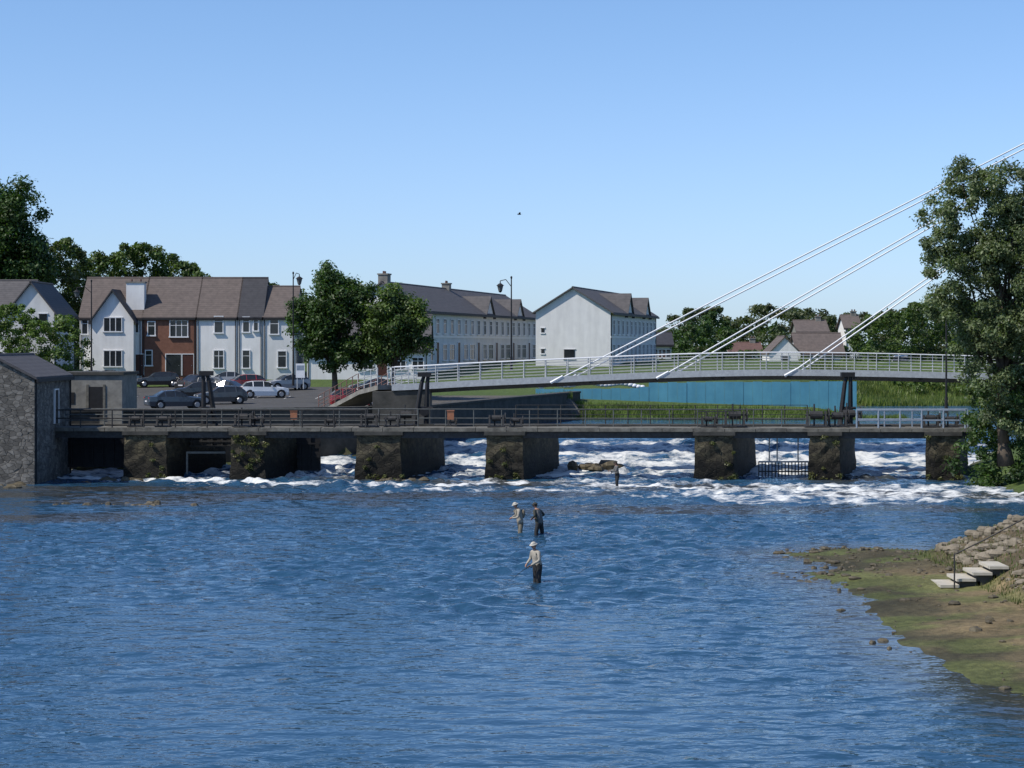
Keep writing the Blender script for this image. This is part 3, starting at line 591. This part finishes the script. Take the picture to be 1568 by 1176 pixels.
b=B(); b.hexa([(gx(640,dn)-3,dn,1),(gx(640,dn)+.8,dn,1),(gx(640,dn)+.8,dn+3,1),(gx(640,dn)-3,dn+3,1),(gx(640,dn)-3,dn,4.9),(gx(640,dn)+.8,dn,5.0),(gx(640,dn)+.8,dn+3,5.0),(gx(640,dn)-3,dn+3,4.9)],'dconc'); b.obj('abutment',e)
b=B(); p=[Vector((sx[0],dn+1.5,sz[0])),Vector((-9.5,134,4.9)),Vector((-12.8,140,3.25))]
for a_,c_ in zip(p[:-1],p[1:]):
    dv=(c_-a_); nv=Vector((-dv.y,dv.x,0)).normalized()*1.1
    b.hexa([a_-nv-Vector((0,0,.3)),c_-nv-Vector((0,0,.3)),c_+nv-Vector((0,0,.3)),a_+nv-Vector((0,0,.3)),a_-nv,c_-nv,c_+nv,a_+nv],'conc')
    n=max(2,int(dv.length/1.0))
    for s_ in (-1,1):
        for i in range(n+1):
            q=a_.lerp(c_,i/n)+nv*s_; b.cyl(q,q+Vector((0,0,1.15)),.035,.035,'rust' if c_.z<4 else 'steel_l',5)
        for h_ in (.25,.5,.75,1.15): b.cyl(a_+nv*s_+Vector((0,0,h_)),c_+nv*s_+Vector((0,0,h_)),.025,.025,'rust' if c_.z<4 else 'steel_l',5)
b.obj('access_ramp',e)
# ---------------------------------------------------------------- hoarding
b=B(); dd=173.5; x0=gx(820,dd); x1=gx(1312,dd); n=34
for i in range(n):
    u0=x0+(x1-x0)*i/n; u1=x0+(x1-x0)*(i+1)/n; pxm=784+(u0+u1)/2*F/dd; zt=gz(np.interp(pxm,[820,985,990,1300],[596,594,586,584]),dd)+random.uniform(-.05,.05)
    yy=dd+random.uniform(-.02,.02); b.box(u0,u1-.015,yy,yy+.05,1.6,zt,'blue')
b.box(x0,x1,dd+.12,dd+.2,3.2,3.3,'steel_d'); b.box(x0,x1,dd+.12,dd+.2,2.2,2.3,'steel_d'); b.obj('blue_hoarding')
b=B()
for i in range(26):
    u0=x0+.5+i*.36; z=gz(592,dd)+math.sin(i*.7)*.1+.25*math.sin(i*.12)
    b.ball((u0,dd+.6,z),(.3,.3,.2),'steel_w',8,5)
b.obj('covered_material_stack',smooth=True)
# ---------------------------------------------------------------- lamps
def lamp(px,dd,ptop,pbase,arm,lz):
    x=gx(px,dd); zt=gz(ptop,dd); zb_=gz(pbase,dd)-.3; b=B(); b.cyl((x,dd,zb_),(x,dd,zb_+1.0),.11,.1,'dark',10); b.cyl((x,dd,zb_+1),(x,dd,zt),.07,.045,'dark',8); b.ball((x,dd,zt),(.08,.08,.12),'dark')
    z=gz(lz,dd); xx=x+arm
    b.tube([(x,dd,z+.2),(x+arm*.5,dd,z+.75),(xx,dd,z+.65)],[.03,.03,.03],'dark',6); b.cyl((xx,dd,z+.65),(xx,dd,z+.45),.03,.05,'dark',6)
    b.cyl((xx,dd,z+.28),(xx,dd,z+.45),.32,.1,'dark',10); b.cyl((xx,dd,z-.15),(xx,dd,z+.277),.14,.24,'steel_g',10); b.cyl((xx,dd,z-.25),(xx,dd,z-.153),.05,.14,'dark',8)
    b.obj('street_lamp')
lamp(140,168,430,575,-1.25,452); lamp(449,160,418,585,.5,432); lamp(783,150,425,560,-.85,443); lamp(1449,124,455,625,-.35,478)
# ---------------------------------------------------------------- vehicles
def paint(n,c): 
    m=mat(n,c,tuple(q*.95 for q in c),2,.25,spec=.6); m.node_tree.nodes['Principled BSDF'].inputs['Coat Weight'].default_value=.6; return m
def car(name,x,y,z,rot,paintm,kind='hatch',s=1.0):
    if kind=='hatch': st=[(-2.05,.42,.6,.62,.68,.6),(-1.98,.25,.78,.8,.8,.66),(-1.55,.2,.86,.9,.86,.68),(-.95,.2,.93,.98,.87,.7),(-.3,.2,.95,1.38,.88,.6),(.15,.2,.96,1.47,.88,.6),(.2,.2,.96,1.47,.88,.6),(1.05,.2,.98,1.46,.88,.59),(1.12,.2,.98,1.45,.88,.59),(1.6,.2,1.0,1.36,.86,.57),(1.95,.24,.98,1.02,.82,.62),(2.05,.35,.8,.82,.74,.6)]
    elif kind=='saloon': st=[(-2.25,.42,.58,.6,.68,.6),(-2.18,.25,.74,.77,.8,.66),(-1.7,.2,.83,.88,.86,.68),(-.95,.2,.9,.96,.88,.7),(-.3,.2,.92,1.34,.88,.58),(.15,.2,.93,1.42,.88,.58),(.2,.2,.93,1.42,.88,.58),(.9,.2,.94,1.4,.88,.57),(.96,.2,.94,1.39,.88,.57),(1.6,.2,.96,1.02,.87,.62),(2.15,.24,.94,.98,.82,.66),(2.25,.35,.75,.78,.74,.62)]
    else: st=[(-2.5,.4,.7,.72,.78,.7),(-2.42,.25,.95,1.0,.9,.8),(-1.9,.22,1.1,1.18,.95,.82),(-1.35,.22,1.2,1.85,.97,.82),(-.9,.22,1.2,2.0,.97,.84),(-.3,.22,1.2,2.02,.97,.84),(-.24,.22,1.2,2.02,.97,.84),(.8,.22,1.2,2.03,.97,.84),(.86,.22,1.2,2.03,.97,.84),(2.3,.22,1.2,2.02,.96,.84),(2.45,.24,1.2,1.95,.94,.82),(2.5,.3,1.1,1.3,.9,.8)]
    e=empty(name,(x,y,z),rot); b=B(); vs=[];fs=[];gf=[]
    for (xx,zl,zs,zr,w,wr_) in st:
        zm=(zl+zs)/2
        vs+=[(xx,-w*.94,zl),(xx,-w*1.02,zm),(xx,-w,zs),(xx,-wr_,zr-.03 if zr-zs>.1 else zr),(xx,-wr_*.6,zr),(xx,wr_*.6,zr),(xx,wr_,zr-.03 if zr-zs>.1 else zr),(xx,w,zs),(xx,w*1.02,zm),(xx,w*.94,zl)]
    n=10
    for i in range(len(st)-1):
        for k in range(n-1):
            f=(i*n+k,(i+1)*n+k,(i+1)*n+k+1,i*n+k+1)
            side=k in (2,6); top=k in (3,4,5)
            r0=st[i][3]-st[i][2]; r1_=st[i+1][3]-st[i+1][2]; short=(st[i+1][0]-st[i][0])<.09
            van=kind=='van' and st[i][0]>.1
            isg=False
            if side and max(r0,r1_)>.25 and not short and not van: isg=True
            if top and abs(r1_-r0)>.25 and not (kind=='van' and i>5): isg=True
            (gf if isg else fs).append(f)
        fs.append((i*n,i*n+9,(i+1)*n+9,(i+1)*n))
    fs.append(tuple(range(n))); fs.append(tuple(range((len(st)-1)*n,len(st)*n))[::-1])
    b.add(vs,fs,paintm); b.add(vs,gf,'glass'); 
    ln=st[0][0]; rn=st[-1][0]
    for s_ in (-1,1):
        b.box(ln+.02,ln+.22,s_*.62-.16,s_*.62+.16,st[1][2]-.2,st[1][2]-.04,'lamp_w'); b.box(rn-.16,rn-.02,s_*.66-.12,s_*.66+.12,st[-2][2]-.25,st[-2][2]-.02,'lamp_r')
        b.box(st[3][0]+.35,st[3][0]+.5,s_*.98-.08,s_*.98+.08,st[3][2]+.02,st[3][2]+.15,paintm)
    b.box(ln-.02,ln+.1,-.26,.26,.42,.53,'lamp_w'); b.box(rn-.08,rn+.015,-.26,.26,.55,.66,'lamp_w'); b.box(ln-.01,ln+.2,-.7,.7,.24,.38,'tyre')
    b.obj('body',e)
    b=B(); wb=(st[2][0]+.2,st[-3][0]-.25) if kind!='van' else (-1.65,1.6)
    for wx in wb:
        for s_ in (-1,1):
            b.cyl((wx,s_*.68,.32),(wx,s_*.905,.32),.32,.32,'tyre',18); b.cyl((wx,s_*.906,.32),(wx,s_*.925,.32),.21,.19,'hub',10); b.cyl((wx,s_*.80,.34),(wx,s_*.893,.34),.385,.385,'dark',18)
    b.obj('wheels',e); e.scale=(s,s,s); return e
PW=paint('white_car_paint',(.75,.76,.78)); PR=paint('red_car_paint',(.3,.025,.03)); PK=paint('black_car_paint',(.02,.021,.025)); PN=paint('navy_car_paint',(.03,.045,.065)); PS=paint('silver_car_paint',(.3,.31,.33)); PG=paint('grey_car_paint',(.06,.065,.07))
def park(name,px,dd,rot,p,kind='hatch'): car(name,gx(px,dd),dd,float(landz(dd))+.035,rot,p,kind)
park('parked_hatchback',242,187,math.radians(15),PK); park('parked_saloon_car',322,180,math.radians(170),PG,'saloon'); park('parked_hatchback',405,170,math.radians(195),PW)
park('parked_saloon_car',268,150,math.radians(205),PN,'saloon'); park('parked_hatchback',338,158,math.radians(20),PG); park('parked_hatchback',298,183,math.radians(60),PK); park('parked_hatchback',372,183,math.radians(20),PR)
park('parked_hatchback',545,152,math.radians(190),PR); park('parked_saloon_car',572,178,math.radians(10),PK,'saloon'); park('parked_hatchback',132,189,math.radians(10),PW); park('parked_saloon_car',345,188,math.radians(5),PS,'saloon'); park('parked_hatchback',300,168,math.radians(15),PK)
park('parked_hatchback',440,183,math.radians(30),PS); park('parked_saloon_car',160,190,math.radians(0),PG,'saloon'); park('parked_hatchback',352,172,math.radians(160),PN)
car('parked_van',gx(1380,236),236,gz(569,236),math.radians(75),PW,'van')
b=B(); dd=158; x=gx(460,dd); z=gz(588,dd); b.cyl((x-.25,dd,z-.4),(x-.25,dd,z+1.6),.04,.04,'steel_l'); b.cyl((x+.25,dd,z-.4),(x+.25,dd,z+1.6),.04,.04,'steel_l'); b.box(x-.36,x+.36,dd-.06,dd-.02,z+.5,z+1.65,'steel_w'); b.box(x-.3,x+.3,dd-.065,dd-.061,z+1.1,z+1.5,'steel_b'); b.obj('information_board')
# ---------------------------------------------------------------- rocks, steps
def rocks(name,pos,m_,seed):
    r=random.Random(seed); b=B()
    for (x,y,z,s) in pos:
        q=[r.uniform(.6,1.2) for _ in range(3)]; ph=[r.uniform(0,6) for _ in range(4)]
        def fn(p): 
            k=1+.22*math.sin(p.x/s*3+ph[0])*math.cos(p.y/s*3+ph[1])+.15*math.sin(p.z/s*4+ph[2]); return Vector((p.x*k,p.y*k,p.z*k))
        b.ball((x,y,z),(s*q[0],s*q[1],s*.6*q[2]),m_,7,5,fn)
    return b.obj(name)
pos=[]
for i in range(1000):
    x=15.6+abs(random.gauss(0,2.0)); y=random.uniform(52,72.5)
    if x<17 and 62.6<y<65.2: continue
    h,_=ground_h(np.array([x]),np.array([y])); pos.append((x,y,float(h[0])+.0,random.choice([.05,.07,.09,.13,.2,.28])*random.uniform(.7,1.2)))
rocks('riprap_boulders',pos,'rock',1)
pos=[]
for i in range(1300):
    x=random.uniform(9.0,17); y=random.uniform(44,78); h,s_=ground_h(np.array([x]),np.array([y]))
    if s_[0]>-.8 and (y>66 or random.random()<.12): pos.append((x,y,float(max(h[0],-.03))+.01,random.choice([.03,.05,.08,.15])*random.uniform(.7,1.2)))
rocks('shore_stones',pos,'wrock',2)
pos=[(random.gauss(-18,2.6),random.gauss(98.3,.6),-.07,random.choice([.1,.15,.3])) for _ in range(45)]; rocks('weedy_river_rocks',pos,'wrock',3)
pos=[(random.uniform(3.8,6.8),random.gauss(123,.6),.3,random.uniform(.3,.6)) for _ in range(16)]+[(random.uniform(-8,-5),115.0,0,random.uniform(.15,.35)) for _ in range(14)]+[(random.uniform(-24,-22),115.6,0,random.uniform(.2,.4)) for _ in range(10)]; rocks('weir_rocks',pos,'wrock',4)
pos=[(random.uniform(-34,-27.5),random.uniform(109.5,112),-.05,random.uniform(.2,.5)) for _ in range(26)]; rocks('wet_bank_rocks',pos,'wrock',5)
b=B()
for i in range(4):
    x=gx(1448,64)+i*.53; z=.24+i*.2; b.box(x-.32,x+.3,63.3,64.8,z-.09,z,'slab'); b.box(x-.2,x+.45,63.4,64.7,z-.8,z-.093,'dconc')
b.obj('river_steps')
b=B(); pr=[(gx(1453,64),63.2,gz(900,64)),(gx(1453,64),63.2,gz(845,64)),(gx(1500,64),63.2,gz(822,64)),(gx(1575,64),63.2,gz(782,64)),(gx(1640,64),63.2,gz(775,64))]
b.tube(pr,[.025]*5,'steel_d',6)
for i in (3,4): b.cyl(pr[i],(pr[i][0],pr[i][1],pr[i][2]-1.3),.025,.025,'steel_d',6)
b.obj('steps_handrail')
b=B(); x,dd,z=gx(795,150),150,gz(328,150); b.ball((x,dd,z),(.16,.05,.05),'dark'); b.add([(x-.06,dd,z),(x+.08,dd,z),(x+.12,dd-.28,z+.13),(x+.02,dd-.55,z+.06),(x-.02,dd-.28,z+.12),(x+.12,dd+.28,z+.13),(x+.02,dd+.55,z+.06),(x-.02,dd+.28,z+.12)],[(0,1,2,4),(4,2,3),(0,7,5,1),(7,6,5)],'dark'); b.add([(x+.14,dd,z),(x+.28,dd-.06,z),(x+.28,dd+.06,z)],[(0,1,2)],'dark'); b.obj('bird')
# ---------------------------------------------------------------- people
def pm(n,c): return mat(n,c,tuple(q*.7 for q in c),9,.85,bump=.2)
SKIN=pm('skin',(.42,.24,.17)); KH=pm('khaki_shirt',(.4,.36,.29)); WD=pm('wader_fabric',(.03,.03,.03)); OL=pm('olive_jacket',(.05,.05,.038)); HATL=pm('pale_hat',(.5,.47,.4)); HATD=pm('dark_hat',(.05,.05,.04)); GREY=pm('grey_shirt',(.14,.14,.135)); TANW=pm('tan_waders',(.2,.175,.13)); HAIR=pm('hair',(.06,.045,.03)); PK_=pm('rucksack',(.24,.2,.14)); LIPS=pm('lips',(.3,.12,.1))
def skinmesh(verts,edges,rad,sub=1):
    me=bpy.data.meshes.new('tmp'); me.from_pydata([tuple(v) for v in verts],edges,[]); o=bpy.data.objects.new('tmp',me); sc.collection.objects.link(o)
    md=o.modifiers.new('s','SKIN')
    sv=me.skin_vertices[0].data
    for i,r in enumerate(rad): sv[i].radius=r if isinstance(r,tuple) else (r,r)
    sv[0].use_root=True
    md.use_smooth_shade=True
    su=o.modifiers.new('u','SUBSURF'); su.levels=sub; su.render_levels=sub
    dg=bpy.context.evaluated_depsgraph_get(); ev=o.evaluated_get(dg); m2=ev.to_mesh(); V=[v.co.copy() for v in m2.vertices]; Fc=[tuple(p.vertices) for p in m2.polygons]; ev.to_mesh_clear()
    bpy.data.objects.remove(o); return V,Fc
def hand(b,w,dv,nv,m_):
    w=Vector(w); dv=Vector(dv).normalized(); nv=Vector(nv); nv=(nv-dv*nv.dot(dv)).normalized(); s=dv.cross(nv)
    V=[w,w+dv*.045,w+dv*.085]; Ed=[(0,1),(1,2)]; R=[(.026,.02),(.034,.018),(.036,.016)]
    for k,(off,ln) in enumerate(((-.03,.075),(-.01,.085),(.01,.08),(.03,.062))):
        base=w+dv*.095+s*off; i=len(V); V+=[base,base+dv*ln*.45+nv*ln*.15,base+dv*ln*.55+nv*ln*.55,base+dv*ln*.25+nv*ln*.75]; Ed+=[(2,i),(i,i+1),(i+1,i+2),(i+2,i+3)]; R+=[.0105,.0095,.009,.008]
    i=len(V); V+=[w+dv*.035-s*.04,w+dv*.065-s*.055+nv*.02,w+dv*.08-s*.035+nv*.045]; Ed+=[(1,i),(i,i+1),(i+1,i+2)]; R+=[.013,.011,.009]
    v,f=skinmesh(V,Ed,R,1); b.add(v,f,m_)
def person(name,x,y,rot,lean,armL,armR,shirt,legs,hat,waist=.98,vest=None,pack=None,rod=None,headturn=0,stance=.13,zf=-.4,bulk=1.0):
    def ln(p):
        p=Vector(p)
        if p.z>.95: k=p.z-.95; p=Vector((p.x,p.y-math.sin(lean)*k,.95+math.cos(lean)*k))
        return p
    V=[(0,0,.95),(0,.01,1.1),(0,.0,1.28),(0,.0,1.42),(0,-.01,1.5),(0,-.02,1.56)]
    R=[(.155*bulk,.125*bulk),(.15*bulk,.125*bulk),(.17*bulk,.13*bulk),(.125,.1),(.058,.058),(.055,.055)]
    V=[ln(p) for p in V]; Ed=[(0,1),(1,2),(2,3),(3,4),(4,5)]
    for s in (-1,1):
        i=len(V); V+=[Vector((s*.1,0,.86)),Vector((s*stance,-.04*s-.02,.5)),Vector((s*(stance+.02),.02,.1)),Vector((s*(stance+.04),-.16,.05))]
        R+=[(.115,.115),(.092,.092),(.07,.07),(.05,.04)]; Ed+=[(0,i),(i,i+1),(i+1,i+2),(i+2,i+3)]
        sh=ln((s*.2,0,1.42)); el,wr_=armL if s<0 else armR; i=len(V); V+=[sh,Vector(el),Vector(wr_)]; R+=[(.07,.07),(.053,.053),(.034,.034)]; Ed+=[(3,i),(i,i+1),(i+1,i+2)]
    v,f=skinmesh(V,Ed,R,2)
    b=B(); groups={}
    el=[Vector(armL[0]),Vector(armR[0])]; wrs=[Vector(armL[1]),Vector(armR[1])]
    for q in f:
        c=sum((v[i] for i in q),Vector())/len(q); onarm=min((c-(w*.5+e*.5)).length for w,e in zip(wrs,el))<.17 or min((c-w).length for w in wrs)<.1
        mm=shirt
        if c.z<waist and not onarm: mm=legs
        elif vest and abs(c.x)<.17 and waist<c.z<ln((0,0,1.44)).z and not onarm: mm=vest
        if c.z>ln((0,0,1.49)).z and not onarm: mm=SKIN
        groups.setdefault(mm,[]).append(q)
    for mm,fs in groups.items(): b.add(v,fs,mm)
    for (e_,w_),s in ((armL,-1),(armR,1)):
        e_=Vector(e_); w_=Vector(w_); hand(b,w_-(w_-e_).normalized()*.01,w_-e_,Vector((-s*.4,-.5,-.6)),SKIN)
    hc=ln((0,-.03,1.65)); hb=B()
    def hf(p):
        q=p.copy()
        if q.z<0: q.x*=1-.25*(-q.z/.115); q.y*=1-.12*(-q.z/.115)
        return q
    hb.ball((0,0,0),(.076,.096,.118),SKIN,16,12,hf)
    hb.add([(-.014,-.088,-.02),(.014,-.088,-.02),(0,-.09,.025),(0,-.118,-.022)],[(0,1,3),(1,2,3),(2,0,3)],SKIN)
    for s in (-1,1):
        hb.ball((s*.078,.005,-.005),(.012,.022,.033),SKIN,8,5); hb.ball((s*.03,-.084,.012),(.014,.01,.009),HAIR,8,5)
    hb.ball((0,-.086,-.052),(.024,.008,.006),LIPS,8,4)
    hb.ball((0,.02,.018),(.082,.09,.105),HAIR,12,8,lambda p: p if p.y>-.03 else Vector((p.x*.9,-.03,p.z)))
    hb.ball((0,0,.055),(.09,.106,.078),hat,14,8,lambda p: p if p.z>-.0 else Vector((p.x,p.y,0)))
    vs=[];fs=[]
    for i in range(18):
        t=i/18*6.283
        for r_,z_ in ((.085,.056),(.132,.03),(.085,.066),(.132,.04)): vs.append((math.cos(t)*r_,math.sin(t)*r_*1.15,z_))
    for i in range(18):
        j=(i+1)%18; fs+=[(i*4,i*4+1,j*4+1,j*4),(i*4+2,j*4+2,j*4+3,i*4+3),(i*4+1,i*4+3,j*4+3,j*4+1)]
    hb.add(vs,fs,hat)
    c,s=math.cos(headturn),math.sin(headturn); tl=lean*.6+.15; ct,st_=math.cos(tl),math.sin(tl)
    def tr(p):
        x_,y_,z_=p; y2=y_*ct-z_*st_; z2=z_*ct+y_*st_
        return Vector((x_*c-y2*s,x_*s+y2*c,z2))+hc
    hb.v=[tuple(tr(p)) for p in hb.v]
    off=len(b.v); b.v+=hb.v
    for face,mi in zip(hb.f,hb.m): b.f.append(tuple(i+off for i in face)); b.m.append(b.mi(hb.mats[mi]))
    if pack:
        c0=ln((0,.19,1.26)); b.ball(c0,(.16,.1,.22),pack,10,8,lambda p:Vector((max(-.13,min(.13,p.x)),p.y,max(-.18,min(.18,p.z)))))
        for s in (-1,1): b.tube([ln((s*.09,.12,1.44)),ln((s*.1,0,1.5)),ln((s*.11,-.13,1.4)),ln((s*.12,-.12,1.2))],[.018]*4,pack,6)
    if rod:
        h_,tip=Vector(rod[0]),Vector(rod[1]); bd=(h_-tip).normalized(); b.cyl(h_+bd*.25,h_-bd*.15,.016,.015,HAIR,8); mid=h_.lerp(tip,.5)+Vector((0,0,.03)); b.tube([h_,mid,tip],[.012,.009,.004],WD,5)
        rc=h_+bd*.12+Vector((0,0,-.06)); b.cyl(rc+Vector((-.02,0,0)),rc+Vector((.02,0,0)),.045,.045,'hub',12)
    b.obj(name,None,True,(x,y,zf),rot)
R_=math.radians
person('fly_fisherman',gx(823,65.7),65.7,R_(-55),.18,((-.28,-.08,1.18),(-.2,-.3,1.02)),((.27,-.12,1.15),(.12,-.36,1.0)),KH,WD,HATL,waist=1.02,rod=((.12,-.44,.97),(.35,-1.3,.6)),headturn=.1,zf=-.36,bulk=1.1)
person('angler_with_pack',gx(797,83.2),83.2,R_(-70),.3,((-.27,-.12,1.16),(-.12,-.34,1.1)),((.24,-.2,1.12),(.06,-.4,1.08)),KH,TANW,HATL,waist=.9,pack=PK_,zf=-.42,bulk=1.15)
person('angler_in_dark_jacket',gx(826,82.6),82.6,R_(-125),.28,((-.38,-.0,1.2),(-.16,-.25,1.1)),((.38,.02,1.2),(.14,-.28,1.08)),OL,WD,HATD,waist=.9,vest=GREY,rod=((-.14,-.35,1.1),(-.3,-2.2,1.35)),zf=-.4,bulk=1.25,stance=.17)
person('wading_angler',gx(945,110.5),110.5,R_(-80),.1,((-.25,-.14,1.18),(-.14,-.38,1.2)),((.25,-.14,1.18),(.1,-.4,1.2)),GREY,WD,HATD,waist=1.1,rod=((.1,-.48,1.2),(.2,-2.5,2.1)),zf=-.3)
# ---------------------------------------------------------------- light, sky, camera
el=math.radians(50); az=math.radians(25)   # sun to the left, slightly behind the viewer
sv=Vector((-math.cos(el)*math.cos(az),-math.cos(el)*math.sin(az),math.sin(el)))
sl=bpy.data.lights.new('sun','SUN'); sl.energy=4.9; sl.angle=math.radians(.5); sl.color=(1,.94,.85); so=bpy.data.objects.new('sun',sl); sc.collection.objects.link(so); so.rotation_euler=(-sv).to_track_quat('-Z','Y').to_euler(); so.location=(-50,-20,80)
w=bpy.data.worlds.new('World'); sc.world=w; w.use_nodes=True; N=w.node_tree.nodes; Lk=w.node_tree.links
sky=N.new('ShaderNodeTexSky'); sky.sky_type='NISHITA'; sky.sun_disc=False; sky.sun_elevation=el; sky.sun_rotation=math.atan2(sv.x,sv.y); sky.air_density=1.0; sky.dust_density=.3; sky.ozone_density=2.0
tc=N.new('ShaderNodeTexCoord'); s=N.new('ShaderNodeSeparateXYZ'); Lk.new(tc.outputs['Generated'],s.inputs[0])
r=N.new('ShaderNodeValToRGB'); cr=r.color_ramp; cr.interpolation='B_SPLINE'; e=cr.elements; e[0].position=0.0; e[0].color=(.44,.60,.98,1); e[1].position=.4; e[1].color=(.56,.67,.84,1)
q=e.new(.09); q.color=(.55,.635,.87,1); q=e.new(.175); q.color=(.53,.65,.82,1)
Lk.new(s.outputs['Z'],r.inputs['Fac']); vm=N.new('ShaderNodeVectorMath'); vm.operation='MULTIPLY'; Lk.new(sky.outputs[0],vm.inputs[0]); Lk.new(r.outputs['Color'],vm.inputs[1])
v2=N.new('ShaderNodeVectorMath'); v2.operation='SCALE'; v2.inputs['Scale'].default_value=1.22; Lk.new(vm.outputs[0],v2.inputs[0])
N['Background'].inputs['Strength'].default_value=.15; Lk.new(v2.outputs[0],N['Background'].inputs['Color'])
cam=bpy.data.cameras.new('camera'); co=bpy.data.objects.new('camera',cam); sc.collection.objects.link(co); sc.camera=co
co.location=(0,0,H); co.rotation_euler=(math.pi/2,0,0); cam.sensor_width=36; cam.lens=36*F/1568; cam.shift_y=-60/1568; cam.clip_end=12000; cam.clip_start=.5
sc.view_settings.view_transform='Standard'; sc.view_settings.look='None'; sc.view_settings.exposure=0
